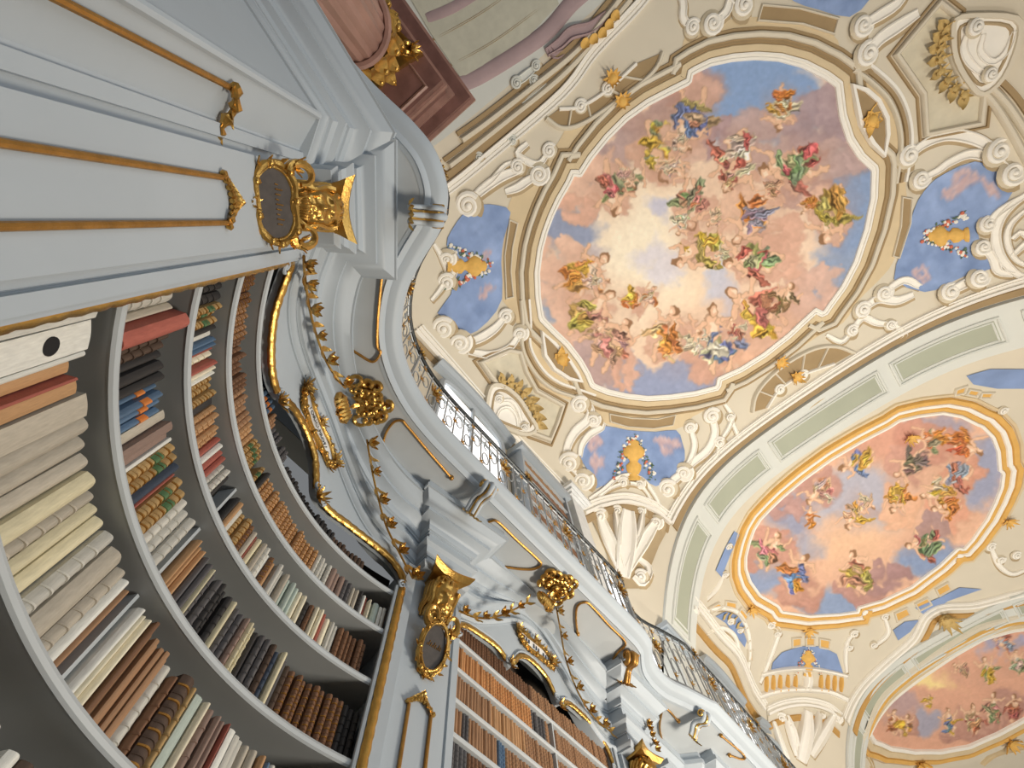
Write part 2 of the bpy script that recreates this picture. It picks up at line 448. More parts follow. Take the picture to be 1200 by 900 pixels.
# console brackets carrying the balcony edge
def console(c, d, m, label, ln=.34, w=.09, gilt=True):
    """scrolled bracket: c wall-side point, d plan direction towards the edge"""
    t = empty('console_bracket', (c[0], c[1], 3.55), label, 'bracket', 'balcony brackets')
    d = Vector((d[0], d[1], 0)).normalized(); s = Vector((-d.y, d.x, 0)); p0 = Vector((c[0], c[1], 0))
    prof = [(0, 3.60), (.04, 3.64), (ln * .35, 3.69), (ln * .6, 3.70), (ln * .85, 3.68), (ln, 3.705), (ln + .015, 3.745), (ln - .02, 3.78)]
    for k in (-1, 0, 1):
        P = cat_rom([p0 + d * (a + (.025 if k == 0 else 0)) + s * (k * w * .8) + Vector((0, 0, z - (.02 if k == 0 else 0))) for a, z in prof], 4)
        g = G(); L_ = len(P); g.add(*tube(P, [w * (.34 + .22 * q / L_) for q in range(L_)], 8)); g.build('fluted_lobe', m, t, sm=60)
    if gilt:
        for k in (-.5, .5):
            P = cat_rom([p0 + d * (a + .02) + s * (k * w * .8) + Vector((0, 0, z - .03)) for a, z in prof], 3)
            g = G(); g.add(*tube(P, .012, 6)); g.build('gilt_bead', GOLD, t)
    g = G()
    for e in (-1.5, 1.5): g.add(*tube([p0 + d * (ln - .01 + .04 * (1 - .1 * q) * math.cos(q)) + s * (e * w * .8) + Vector((0, 0, 3.735 + .04 * (1 - .1 * q) * math.sin(q))) for q in np.linspace(0, 7, 18)], .014, 6))
    for k in range(5): g.add(*leaf(.09, .028, .3, 4), frame(p0 + s * (w * (k - 2) * .5) + Vector((0, 0, 3.61)), Vector((0, 0, -1)) + s * ((k - 2) * .35) + d * .2, d))
    g.build('scroll_end', GOLD if gilt else m, t)
    return t
n1, t1 = un(43)
console(PZ(482, 251, 3.72), n1, WHITE, 'white and gilt scrolled console under the balcony bulge above gold bust pilaster', .20, .062)
n2, t2 = un(-8)
console(PZ(551, 592, 3.74), n2, WHITE, 'white and gilt scrolled console under the balcony between the two bookcases', .26, .062)
console(PZ(728, 788, 3.72), (1, -.5), OLDGOLD, 'brown gilt leafy console at the end of the balcony straight', .24, .06, gilt=False)
console(PZ(806, 852, 3.72), (1, 0), WHITE, 'white leafy console under the far balcony corner', .24, .06)

# ------------------------------------------------------------------ wrought iron railing
rail = empty('balcony_railing', (-1.4, 2.0, 3.975), 'wrought iron balcony railing with rings, gilt leaves and dark handrail', 'railing')
RP = [np.array(p) - m * .07 for p, m in zip(NOS, nm)]
RP = resample(RP, .14)
RZ0, RZ1 = 3.975, 4.83
g = G(); g.add(*tube([(p[0], p[1], RZ1) for p in RP], .021, 8, nrm=Vector((0, 0, 1)))); g.build('handrail', IROND, rail)
for z, r in ((RZ0 + .05, .013), (RZ1 - .11, .009)):
    g = G(); g.add(*tube([(p[0], p[1], z) for p in RP], r, 6, nrm=Vector((0, 0, 1)))); g.build('rail_bar', IRON, rail)
g = G(); g.add(*tube([(0, 0, 0), (0, 0, RZ1 - RZ0)], .0085, 6)); ME_BAR = g.mesh('baluster', IRON)
g = G(); g.add(*tube([(.047 * math.cos(a), 0, .11 * math.sin(a)) for a in np.linspace(0, 2 * math.pi, 17)[:-1]], .0065, 5, closed=True)); ME_RING = g.mesh('ring', IRON)
g = G()
for sgn in (1, -1):
    sp = [((.008 + .03 * (1 - q)) * math.cos(sgn * q * 7) * 1.0, 0, sgn * (.10 * q) + (.03 * (1 - q)) * math.sin(q * 7)) for q in np.linspace(0, 1, 14)]
    g.add(*tube(sp, .006, 5))
ME_SCR = g.mesh('scroll', IRON)
g = G()
for k in range(5): g.add(*leaf(.042, .013, .3, 3), Matrix.Rotation(math.pi / 2, 4, 'X') @ Matrix.Rotation(2 * math.pi * k / 5, 4, 'Z'))
g.add(*ball(.012, 1, 1, 1, 6, 4)); ME_GLF = g.mesh('gilt_leaf', GOLD)
g = G()
for k in range(9): g.add(*leaf(.10, .028, .35, 4), Matrix.Rotation(math.pi / 2, 4, 'X') @ Matrix.Rotation(2 * math.pi * k / 9, 4, 'Z'))
for k in range(6): g.add(*leaf(.06, .022, .7, 4), Matrix.Translation((0, -.01, 0)) @ Matrix.Rotation(math.pi / 2, 4, 'X') @ Matrix.Rotation(2 * math.pi * (k + .5) / 6, 4, 'Z'))
g.add(*ball(.024, 1, 1, 1, 7, 5)); ME_GROS = g.mesh('gilt_rosette', GOLD)
def inst(name, me, parent, loc, rz=0.0, sc=None):
    o = bpy.data.objects.new(name, me); COL.objects.link(o); o.parent = parent
    o.location = Vector(loc) - wl(parent); o.rotation_euler = (0, 0, rz)
    if sc: o.scale = sc
    return o
for i, p in enumerate(RP):
    q = RP[min(i + 1, len(RP) - 1)]; o_ = RP[max(0, i - 1)]
    rz = math.atan2(q[1] - o_[1], q[0] - o_[0]); mid = (p + q) / 2
    y = p[1]
    if y < -1.6: continue
    inst('baluster', ME_BAR, rail, (p[0], p[1], RZ0), rz)
    inst('ring', ME_RING, rail, (mid[0], mid[1], RZ0 + (.30 if i % 2 else .50)), rz)
    if i % 2: inst('scroll', ME_SCR, rail, (mid[0], mid[1], RZ0 + (.60 if i % 2 else .20)), rz, (1, 1, 1 if i % 3 else -1))
    inst('gilt_leaf', ME_GLF, rail, (p[0] + .005, p[1], RZ0 + (.14 if i % 2 else .42)), rz)
    if i % 2 == 0: inst('gilt_leaf', ME_GLF, rail, (p[0] + .005, p[1], RZ0 + .72), rz)
    if i % 8 == 3: inst('gilt_rosette', ME_GROS, rail, (mid[0] + .02, mid[1], RZ0 + .45), rz)
    if i % 14 == 5 and y > .5:
        g = G(); g.add(*tube([(p[0], p[1], RZ0), (p[0], p[1], RZ1)], .016, 6)); g.build('post', IRON, rail)
        inst('gilt_rosette', ME_GROS, rail, (p[0], p[1], RZ1 + .03), rz, (.8, .8, .9))

# ------------------------------------------------------------------ gallery wall windows, piers and cornice
win_y = ((2.55, 1.75, 'first'), (7.35, 1.7, 'second'), (12.6, 1.7, 'third'), (15.6, 1.6, 'fourth'))
for k, (yc, w, nm_) in enumerate(win_y):
    t = empty('window_%d' % (k + 1), (GX, yc, 4.4), 'tall bright gallery window behind the railing, %s from the bust pilaster' % nm_, 'window', kind='structure')
    zb, zt = 4.4, 8.42
    arcp = [(yc - w / 2, zb), (yc - w / 2, zt - .35)] + [(yc - w / 2 * math.cos(a), zt - .35 + .35 * math.sin(a)) for a in np.linspace(0, math.pi, 13)[1:-1]] + [(yc + w / 2, zt - .35), (yc + w / 2, zb)]
    for r in range(4):
        for c in range(2):
            g = G(); y0 = yc - w / 2 + .04 + c * (w / 2); z0 = zb + .05 + r * (zt - zb - .1) / 4
            hh = (zt - zb - .1) / 4 - .05
            if r == 3: hh -= .12
            g.add(*box(.02, w / 2 - .08, hh, (GX + .03, y0 + (w / 2 - .08) / 2, z0 + hh / 2))); g.build('pane', GLASS, t, sm=0)
    fr = [(GX + .05, a, b) for a, b in arcp]
    g = G(); g.add(*tube(fr, .07, 6)); g.build('window_frame', WHITE, t)
    g = G(); g.add(*box(.05, .06, zt - zb, (GX + .05, yc, (zb + zt) / 2))); g.build('mullion', WHITE, t)
    for r in range(1, 4):
        g = G(); g.add(*box(.04, w, .045, (GX + .05, yc, zb + r * (zt - zb) / 4))); g.build('glazing_bar', WHITE, t)
    # curved hood above
    hood = [(GX + .08, yc - w / 2 - .25 + (w + .5) * q, zt + .08 + .22 * math.sin(math.pi * q)) for q in np.linspace(0, 1, 15)]
    g = G(); g.add(*sweep([(Vector(p), Vector((1, 0, 0)), Vector((0, 0, 1))) for p in hood], [(-.08, -.1), (.02, -.1), (.06, -.03), (.14, 0), (.16, .06), (-.08, .08)])); g.build('window_hood', WHITE, t, sm=35)

# shallow gallery bookcase and a white pier between the windows
gb = empty('gallery_bookcase', (GX + .15, 4.45, 3.98), 'tall narrow bookcase of brown books on the gallery behind the railing', 'bookcase')
y0, y1 = 3.75, 5.15
def gbx(name, x0, x1, a, b, z0, z1, m, kind=None):
    g = G(); g.add(*box(x1 - x0, b - a, z1 - z0, ((x0 + x1) / 2, (a + b) / 2, (z0 + z1) / 2))); return g.build(name, m, gb, sm=0, kind=kind)
gbx('back_panel', GX + .02, GX + .05, y0, y1, 3.98, 8.1, DARK)
for a in (y0 - .06, y1): gbx('side_post', GX + .02, GX + .32, a, a + .06, 3.98, 8.2, WHITE)
for k in range(12): gbx('shelf', GX + .05, GX + .30, y0, y1, 4.0 + k * .36, 4.03 + k * .36, WHITE2)
gbx('cornice', GX + .02, GX + .40, y0 - .12, y1 + .12, 8.1, 8.28, WHITE)
for k in range(11):
    g = G(); yy = y0 + .02; rr = random.Random(k)
    while yy < y1 - .07:
        t_ = rr.uniform(.035, .06); hh = rr.uniform(.24, .30); g.add(*box(.2, t_ * .94, hh, (GX + .17, yy + t_ / 2, 4.03 + k * .36 + hh / 2))); yy += t_
    g.build('row_of_books', mat('gallery_book_leather_%d' % (k % 3), ((134, 96, 68), (164, 126, 88), (108, 74, 56))[k % 3], .6, var=.3, scale=8), gb, kind='stuff', sm=0)
gp = empty('trim_4', (GX + .2, 5.55, 3.98), 'white pier with moulded cap between gallery bookcase and second window', 'pier', kind='structure')
g = G(); g.add(*box(.36, .42, 4.5, (GX + .19, 5.62, 6.24))); g.build('pier_shaft', PAPER, gp, sm=0)
g = G()
for o, z0, z1 in ((.05, 8.45, 8.52), (.1, 8.52, 8.6), (.16, 8.6, 8.72)): g.add(*box(.36 + o, .42 + 2 * o, z1 - z0, (GX + .19 + o / 2, 5.62, (z0 + z1) / 2)))
g.build('pier_cap', PAPER, gp, sm=0)
# ------------------------------------------------------------------ gilt ornament helpers
def V3(p, z): return Vector((p[0], p[1], z))
def curl(r, turns=1.5, r0=.15, n=22, sgn=1):
    return [(r * (1 - (1 - r0) * q) * math.cos(sgn * q * turns * 6.283), r * (1 - (1 - r0) * q) * math.sin(sgn * q * turns * 6.283), 0) for q in np.linspace(0, 1, n)]
def acanthus(g, m, r, n, seed=0, up=.5):
    rr = random.Random(seed)
    for k in range(n):
        a = 2 * math.pi * k / n + rr.uniform(-.15, .15)
        g.add(*leaf(r * rr.uniform(.75, 1.1), r * .2, rr.uniform(.1, .5)), m @ Matrix.Rotation(a, 4, 'Z') @ Matrix.Rotation(-rr.uniform(.1, up), 4, 'Y'))
def scroll_loop(g, pts, out, r, seed, leafsize=.06, every=3):
    """knobbly gilt rocaille border along a closed loop"""
    rr = random.Random(seed); L = len(pts)
    g.add(*tube(pts, [r * (1 + .25 * math.sin(i * 1.9)) for i in range(L)], 7, closed=True))
    c = sum((Vector(p) for p in pts), Vector()) / L
    for i in range(0, L, every):
        p = Vector(pts[i]); d = (p - c).normalized(); t = (Vector(pts[(i + 1) % L]) - Vector(pts[i - 1])).normalized()
        d = (d + t * rr.uniform(-.9, .9))
        if leafsize > .03: g.add(*leaf(leafsize * rr.uniform(.7, 1.2), leafsize * .3, rr.uniform(.1, .5), 4), frame(p, d, out))
        if i % (every * 2) == 0: g.add(*ball(r * 1.25, 1, 1, 1, 6, 5), Matrix.Translation(p + out * r * .6))
def garland(name, pts, outs, label, parts=True, r=.072, step=.21, seed=1, group=None):
    base = Vector(pts[0]); t = empty(name, base, label, 'garland', group)
    g = G(); g.add(*tube(pts, .009, 5)); g.build('stem', GOLD, t)
    rr = random.Random(seed); acc = 0; nxt = .03; kind = 0
    for i in range(1, len(pts)):
        seg = (Vector(pts[i]) - Vector(pts[i - 1])); acc += seg.length
        if acc >= nxt:
            nxt = acc + step * .5; d = seg.normalized(); o = outs[i]; p = Vector(pts[i])
            if kind % 2 == 0:
                g = G(); g.add(*flower(r * rr.uniform(.85, 1.2)), frame(p + o * .015, d, o)); g.build('flower', GOLD, t)
            else:
                side = o.cross(d)
                for sg in (1, -1):
                    g = G(); g.add(*leaf(r * 1.5, r * .34, .35, 5), frame(p, d * .8 + side * sg * rr.uniform(.4, .9), o)); g.build('leaf', GOLD, t)
            kind += 1
    return t
def head_geo(sc):
    """gilt herm head: x forward, z up"""
    E = lambda d, w: math.exp(-(d / w) ** 2)
    v = []; f = []; nu, nv = 56, 40
    for j in range(nv + 1):
        b = -math.pi / 2 + math.pi * j / nv
        for i in range(nu):
            a = 2 * math.pi * i / nu
            x, y, z = math.cos(b) * math.cos(a), math.cos(b) * math.sin(a), math.sin(b); dx = 0.0; k = 1.0; ay = abs(y)
            if x > 0:
                fr = min(1, x * 2.5); nz_ = max(0, min(1, (.20 - z) / .42)) * (1 if z > -.24 else E(z + .24, .05))
                dx += .34 * nz_ * E(y, .085) + .12 * E(ay - .1, .06) * E(z + .2, .06)
                dx += -.17 * E(ay - .30, .15) * E(z - .07, .10) + .10 * E(ay - .30, .085) * E(z - .06, .05)
                dx += .11 * E(z - .23, .065) * E(ay - .28, .24) + .09 * E(ay - .44, .17) * E(z + .2, .14)
                dx += -.09 * E(z + .43, .028) * E(y, .2) + .08 * E(z + .48, .04) * E(y, .16)
                dx += .12 * E(z + .34, .05) * E(ay - .17, .15)
                if z < -.5 or (ay > .45 and z < -.15): dx += .12 + .06 * math.sin(16 * y + 6 * z)
                dx *= fr
            if z > .5 or x < .25 or ay > .8: k += .08 + .07 * math.sin(13 * a) * math.cos(9 * z) + .03 * math.sin(23 * a + 11 * z)
            v.append(((x * k + dx) * .098 * sc, y * k * .092 * sc, (z * k - (.14 * max(0, -z - .55) if x > 0 else 0)) * .135 * sc))
    for j in range(nv):
        for i in range(nu):
            i2 = (i + 1) % nu
            f.append((j * nu + i, j * nu + i2, (j + 1) * nu + i2, (j + 1) * nu + i))
    return v, f

# ------------------------------------------------------------------ pilasters with gilt herms
def pilaster(c, deg, label, bust=True, shape='oval', rods=True, seed=3):
    n, t = un(deg); c = np.array(c); N = Vector((n[0], n[1], 0)); T = Vector((t[0], t[1], 0)); C = Vector((c[0], c[1], 0)); Z = Vector((0, 0, 1))
    B = lambda o, s, z: C + N * o + T * s + Z * z
    root = empty('pilaster', (c[0], c[1], -EYE), label, 'pilaster')
    def bx(name, o0, o1, s0, s1, z0, z1, m, par=root, sm=0):
        g = G(); v = [B(o, s, z) for o in (o0, o1) for s in (s0, s1) for z in (z0, z1)]
        g.add(v, [(0, 1, 3, 2), (4, 6, 7, 5), (0, 4, 5, 1), (2, 3, 7, 6), (0, 2, 6, 4), (1, 5, 7, 3)])
        return g.build(name, m, par, sm=sm)
    bx('shaft', -.10, 0, -.31, .31, -EYE, 3.09, WHITE)
    bx('raised_panel', 0, .045, -.2, .2, -EYE + .2, 3.09, WHITE)
    for s in (-.265, .265): bx('edge_fillet', -.02, .02, s - .025, s + .025, -EYE + .1, 3.08, WHITE)
    bx('base_block', -.10, .09, -.34, .34, -EYE, -EYE + .35, WHITE)
    if rods:
        for s in (-.085, .085):
            g = G(); g.add(*tube([B(.055, s, -EYE + .5), B(.055, s, 2.06)], .0115, 8)); g.build('gilt_rod', OLDGOLD, root)
        g = G()
        for k in range(9):
            q = k / 8; p = B(.06, -.1 + .2 * q, 2.07 + .05 * math.sin(math.pi * q))
            g.add(*leaf(.055, .018, .4, 4), frame(p, Z * math.sin(2.5 * q + .6) + T * math.cos(3 * q), N)); g.add(*ball(.016, 1, 1, 1, 6, 4), Matrix.Translation(p))
        g.build('rod_finial', GOLD, root)
    if bust:
        # abacus with hollow sides
        g = G(); out = []
        ring = [(.31 - .045 * math.sin(math.pi * k / 8), -.20 + .40 * k / 8) for k in range(9)]
        poly = [(0, -.12)] + [(.31 * k / 6, -.12 - .08 * (k / 6) ** 2) for k in range(1, 6)] + ring + [(.31 * k / 6, .12 + .08 * (k / 6) ** 2) for k in range(5, 0, -1)] + [(0, .12)]
        m_ = len(poly); v = [B(o * .86, s * .88, 3.04) for o, s in poly] + [B(o, s, 3.075) for o, s in poly] + [B(o, s, 3.09) for o, s in poly]
        f = [tuple(range(m_)), tuple(range(3 * m_ - 1, 2 * m_ - 1, -1))]
        for l in (0, 1):
            for k in range(m_): f.append((l * m_ + k, l * m_ + (k + 1) % m_, (l + 1) * m_ + (k + 1) % m_, (l + 1) * m_ + k))
        g.add(v, f); g.build('abacus', GOLD, root, sm=25)
        hm = frame(B(.115, 0, 2.885), N - Z * .62, Z + N * .62)
        g = G(); g.add(*head_geo(1.28), hm); hd = g.build('bust_head', GOLD, root, sm=70)
        g = G(); rr = random.Random(seed)
        for sg in (-1, 1):
            for k in range(7):
                a = .95 + .28 * k; P0 = [hm @ Vector((.128 * math.cos(a + .1 * math.sin(q * 9)) , sg * .122 * math.sin(a + .12 * math.sin(q * 9 + k)), .10 - .27 * q)) for q in np.linspace(0, 1, 12)]
                g.add(*tube(P0, [.019 * (1 - .4 * q) for q in np.linspace(0, 1, 12)], 6))
        for k in range(26):
            a = rr.uniform(-3.1, 3.1); e = rr.uniform(.55, 1.25)
            p = hm @ Vector((.125 * math.cos(e) * math.cos(a), .12 * math.cos(e) * math.sin(a), .178 * math.sin(e)))
            g.add(*tube([Matrix.Translation(p) @ frame((0, 0, 0), T, (p - B(.115, 0, 2.885)).normalized()) @ Vector(w) for w in curl(.03, 1.3, .2, 9)], .011, 5))
        for k in range(9):
            y = -.07 + .0175 * k
            g.add(*tube([hm @ Vector((.095 - .3 * abs(y) + .03 * math.sin(q * 5), y * (1 - .4 * q), -.10 - .10 * q)) for q in np.linspace(0, 1, 8)], [.014 * (1 - .5 * q) for q in np.linspace(0, 1, 8)], 6))
        g.build('hair_curls', GOLD, hd)
        # cartouche below the chin
        zc = 2.46; g = G(); lp = []; op = []
        hw, hh = (.10, .145) if shape == 'oval' else (.165, .10)
        TL = lambda o, s, z: B(o + (z - zc) * (.55 if shape != 'oval' else .36) + (.02 if shape != 'oval' else .045), s, z)
        for k in range(30):
            a = 2 * math.pi * k / 30; w = 1.0 if shape == 'oval' else (1 - .22 * math.exp(-(math.cos(a) / .35) ** 2))
            lp.append(TL(.075, math.cos(a) * hw * 1.12, zc + math.sin(a) * hh * 1.15 * w)); op.append(TL(.07, math.cos(a) * hw, zc + math.sin(a) * hh * w))
        g.add(op + [TL(.07, 0, zc)], [(k, (k + 1) % 30, 30) for k in range(30)]); ct = g.build('dark_panel', SLATE, root, sm=0)
        g = G(); scroll_loop(g, lp, N, .017, seed, .05, 2); scroll_loop(g, [TL(.09, math.cos(a) * hw * 1.0, zc + math.sin(a) * hh * 1.02) for a in np.linspace(0, 2 * math.pi, 28)[:-1]] if shape == 'oval' else op, N, .008, seed, .02, 4)
        for s in (-1, 1):
            pts = [TL(.09, s * (hw * .9 + .05 * math.cos(q)), zc + hh * 1.15 + .06 * math.sin(q)) for q in np.linspace(-1.5, 3.2, 12)]
            g.add(*tube(pts, [.026 * (1 - .5 * i / 11) for i in range(12)], 6))
            acanthus(g, frame(TL(.08, s * hw * 1.1, zc + hh * .95), N, Z) @ Matrix.Rotation(math.pi / 2, 4, 'Y'), .07, 7, seed + 1)
        acanthus(g, frame(TL(.08, 0, zc - hh * 1.2), T, N), .05, 7, seed + 2)
        g.build('cartouche_frame', GOLD, root)
        g = G()
        for k in range(9):
            s = (-.5 + k / 8) * hw * 1.1
            g.add(*box(.003, .008, .02 + .012 * ((k * 7) % 3), tuple(TL(.073, s, zc + .02)))) if False else g.add(*tube([TL(.074, s, zc + .01 - .012), TL(.074, s + .004, zc + .012 + .01 * ((k * 5) % 3))], .003, 4))
        g.build('faded_inscription', OLDGOLD, root)
    return root
pilaster(*PIL[0], 'white pilaster with gilt bearded bust, lobed dark cartouche and gilt rods, at left', shape='lobed', seed=3)
pilaster(*PIL[1], 'white pilaster with gilt curly bust and oval dark cartouche between the two bookcases', seed=8)
pilaster(*PIL[2], 'white pilaster with gold abacus at the far end of the straight bookcase', seed=12)
pilaster(*PIL[3], 'farthest white pilaster beyond the window bay under the balcony', seed=15)
# pier beside the first pilaster, turning the corner to the arch
pier = empty('wall_corner', (-.5, -1.0, -EYE), 'plain white pier face with a gilt rod panel left of the bust pilaster', 'wall', kind='structure')
n1, t1 = un(43); K = np.array([-.40, -1.02]); P1a = np.array(PIL[0][0]) - t1 * .31
Jp = np.array([-.26, -2.05])
def wallquad(a, b, z0, z1, th=.2):
    d = (b - a) / np.hypot(*(b - a)); nn = np.array([d[1], -d[0]])
    v = [V3(p, z) for p in (a, b, b - nn * th, a - nn * th) for z in (z0, z1)]
    return v, [(0, 2, 3, 1), (2, 4, 5, 3), (4, 6, 7, 5), (6, 0, 1, 7), (0, 6, 4, 2), (1, 3, 5, 7)]
g = G(); g.add(*wallquad(K, P1a, -EYE, 3.09)); g.build('pier_face', WHITE, pier, sm=0)
g = G(); g.add(*wallquad(Jp, K, -EYE, 3.09)); g.build('return_face', WHITE, pier, sm=0)
g = G(); g.add(*tube([V3(K, -EYE), V3(K, 3.06)], .022, 8)); g.build('corner_bead', WHITE, pier)
dK = (P1a - K) / np.hypot(*(P1a - K)); nK = np.array([dK[1], -dK[0]])
def pierpt(px, py, off=.02): return PP(px, py, K, nK, off)
ra, rb = pierpt(273, 104), pierpt(254, 168)
zt = min(ra.z, rb.z)
for q in (ra, rb):
    g = G(); g.add(*tube([Vector((q.x, q.y, -EYE + .5)), Vector((q.x, q.y, q.z))], .0125, 8)); g.build('gilt_rod', OLDGOLD, pier)
g = G(); NK = Vector((nK[0], nK[1], 0))
pl = [ra.lerp(rb, q) + NK * .012 + Vector((0, 0, .03 * math.sin(q * 6.28))) for q in np.linspace(-.08, 1.08, 15)]
g.add(*tube(pl, [.018 + .009 * math.sin(i * 2) for i in range(15)], 6))
for i in range(0, 15, 2): g.add(*leaf(.05, .016, .4, 4), frame(pl[i], Vector((dK[0], dK[1], .5 if i % 4 else -.5)), NK))
g.build('rod_finial', GOLD, pier)

# ------------------------------------------------------------------ concave bookcase
def arcsweep(g, s0, s1, prof, n=36):
    """prof: closed list of (offset to the room, z) swept along the concave front"""
    v = []; f = []; m = len(prof)
    for i in range(n + 1):
        s = s0 + (s1 - s0) * i / n
        for o, z in prof: p = arc(s, o); v.append((p[0], p[1], z))
    for i in range(n):
        for k in range(m): f.append((i * m + k, i * m + (k + 1) % m, (i + 1) * m + (k + 1) % m, (i + 1) * m + k))
    f.append(tuple(range(m))); f.append(tuple(n * m + k for k in range(m - 1, -1, -1)))
    g.add(v, f)
bc = arc(.5)
bk1 = empty('bookcase', (bc[0], bc[1], -EYE), 'large concave white bookcase with wavy gilt arch and curved shelves', 'bookcase')
g = G(); arcsweep(g, -.02, 1.02, [(-.40, -EYE), (-.40, 3.3), (-.43, 3.3), (-.43, -EYE)]); g.build('back_panel', DARK, bk1)
SH1 = [.22, .68, 1.13, 1.60, 2.04, 2.40, 2.74]
for z in SH1:
    g = G(); arcsweep(g, -.005, 1.005, [(-.40, z + .004), (-.40, z + .040), (-.02, z + .040), (-.008, z + .034), (-.002, z + .02), (-.008, z + .006), (-.02, z), (-.03, z + .006)]); g.build('shelf', WHITE2, bk1)
for s, lv in ((.475, (2, 3, 4)), ):
    for k in lv:
        g = G(); z0, z1 = SH1[k] + .04, SH1[k + 1]
        a = arc(s, -.10); b = arc(s, -.20); d = (b - a) / np.hypot(*(b - a)); w = np.array([d[1], -d[0]]) * .008
        v = [V3(p, z) for p in (a - w, a + w, b + w, b - w) for z in (z0, z1)]
        g.add(v, [(0, 2, 3, 1), (2, 4, 5, 3), (4, 6, 7, 5), (6, 0, 1, 7), (0, 6, 4, 2), (1, 3, 5, 7)]); g.build('divider', WHITE2, bk1, sm=0)
for s0, s1 in ((-.035, -.003), (1.003, 1.035)):
    g = G(); arcsweep(g, s0, s1, [(-.42, -EYE), (-.42, 3.1), (.02, 3.1), (.02, -EYE)], 3); g.build('side_jamb', WHITE, bk1)
OUT1 = [(0, 2.72), (.0, 2.90), (.02, 2.96), (.06, 2.94), (.14, 2.88), (.28, 2.88), (.345, 2.95), (.375, 3.04), (.42, 3.13), (.49, 3.19), (.56, 3.15), (.60, 3.04), (.64, 2.93), (.71, 2.95), (.76, 2.995), (.85, 3.035), (.93, 3.03), (.98, 2.96), (1.0, 2.86), (1.0, 2.72)]
o1c = cat_rom(OUT1, 5)
def zout(s, poly):
    z = None
    for a, b in zip(poly, poly[1:]):
        lo, hi = min(a[0], b[0]), max(a[0], b[0])
        if lo <= s <= hi and hi > lo:
            q = a[1] + (b[1] - a[1]) * (s - a[0]) / (b[0] - a[0]); z = q if z is None else max(z, q)
    return z if z is not None else poly[0][1]
g = G(); v = []; f = []; n = 90
for i in range(n + 1):
    s = i / n; zb = zout(s, o1c); zt_ = 3.10 + .42 * bell((s - .05) / .9)
    for o, z in ((0, zt_), (0, zb), (-.05, zb), (-.05, zt_)): p = arc(s, o); v.append((p[0], p[1], z))
for i in range(n):
    for k in range(4): f.append((i * 4 + k, i * 4 + (k + 1) % 4, i * 4 + 4 + (k + 1) % 4, i * 4 + 4 + k))
g.add(v, f); g.build('spandrel', WHITE, bk1)
def surf1(s, z, o=0.0): p = arc(s, o); return Vector((p[0], p[1], z))
def goldframe(pts, outs, par, r=.03, rope=.22):
    g = G(); g.add(*tube(pts, [r * (1 + rope * abs(math.sin(i * .9))) for i in range(len(pts))], 8, nrm=outs, flat=.8)); return g.build('gilt_frame', GOLD, par, sm=50)
def path1(poly, off): return [surf1(s, z, off) for s, z in poly], [arcn(s) for s, z in poly]
def rs(poly, k=ARCLEN, step=.022):
    q = resample([(a * k, b) for a, b in poly], step); return [(a[0] / k, a[1]) for a in q]
for seg in ([(0.0, -EYE + .1), (0.0, 2.84)], [(.0, 2.86)] + [p for p in o1c if p[0] < .335 and p[1] > 2.86 and p[0] > .001], [p for p in o1c if .36 <= p[0] <= .625], [p for p in o1c if .665 < p[0] <= 1.0 and p[1] > 2.84], [(1.0, -EYE + .1), (1.0, 2.82)]):
    q = rs([tuple(p) for p in seg]); goldframe(*path1(q, .012), bk1, .026)
    q2 = [(a, b) for a, b in q]
    side = []
    g = G(); pp, oo = path1(q, .006); up_ = []
    for i in range(len(pp)):
        t_ = pp[min(i + 1, len(pp) - 1)] - pp[max(0, i - 1)]; nn = oo[i].cross(t_.normalized()); up_.append(pp[i] + nn * (.045 if nn.z > 0 or abs(nn.z) < .2 else -.045))
    g.add(*tube(up_, .014, 6)); g.build('white_fillet', WHITE, bk1)
def volute_on(p, out, right, r, sgn, m, par, name='volute', th=None):
    g = G(); fr = frame(p, right, out); g.add(*tube([fr @ Vector(w) for w in curl(r, 1.6, .12, 26, sgn)], [(th or r * .3) * (1 - .45 * i / 25) for i in range(26)], 7))
    return g.build(name, m, par)
for s, z, sg in ((.335, 2.93, 1), (.365, 2.99, -1), (.622, 2.97, 1), (.655, 2.92, -1), (.995, 2.84, 1), (.01, 2.86, -1)):
    o = arcn(s); volute_on(surf1(s, z, .025), o, Vector((0, 0, 1)).cross(o), .04, sg, WHITE, bk1)
for s, z in ((.35, 2.90), (.638, 2.90)):
    g = G(); o = arcn(s); acanthus(g, frame(surf1(s, z, .03), Vector((0, 0, -1)), o), .085, 9, int(s * 100)); g.add(*ball(.03, 1, 1, 1, 7, 5), Matrix.Translation(surf1(s, z, .045))); g.build('gilt_drop', GOLD, bk1)
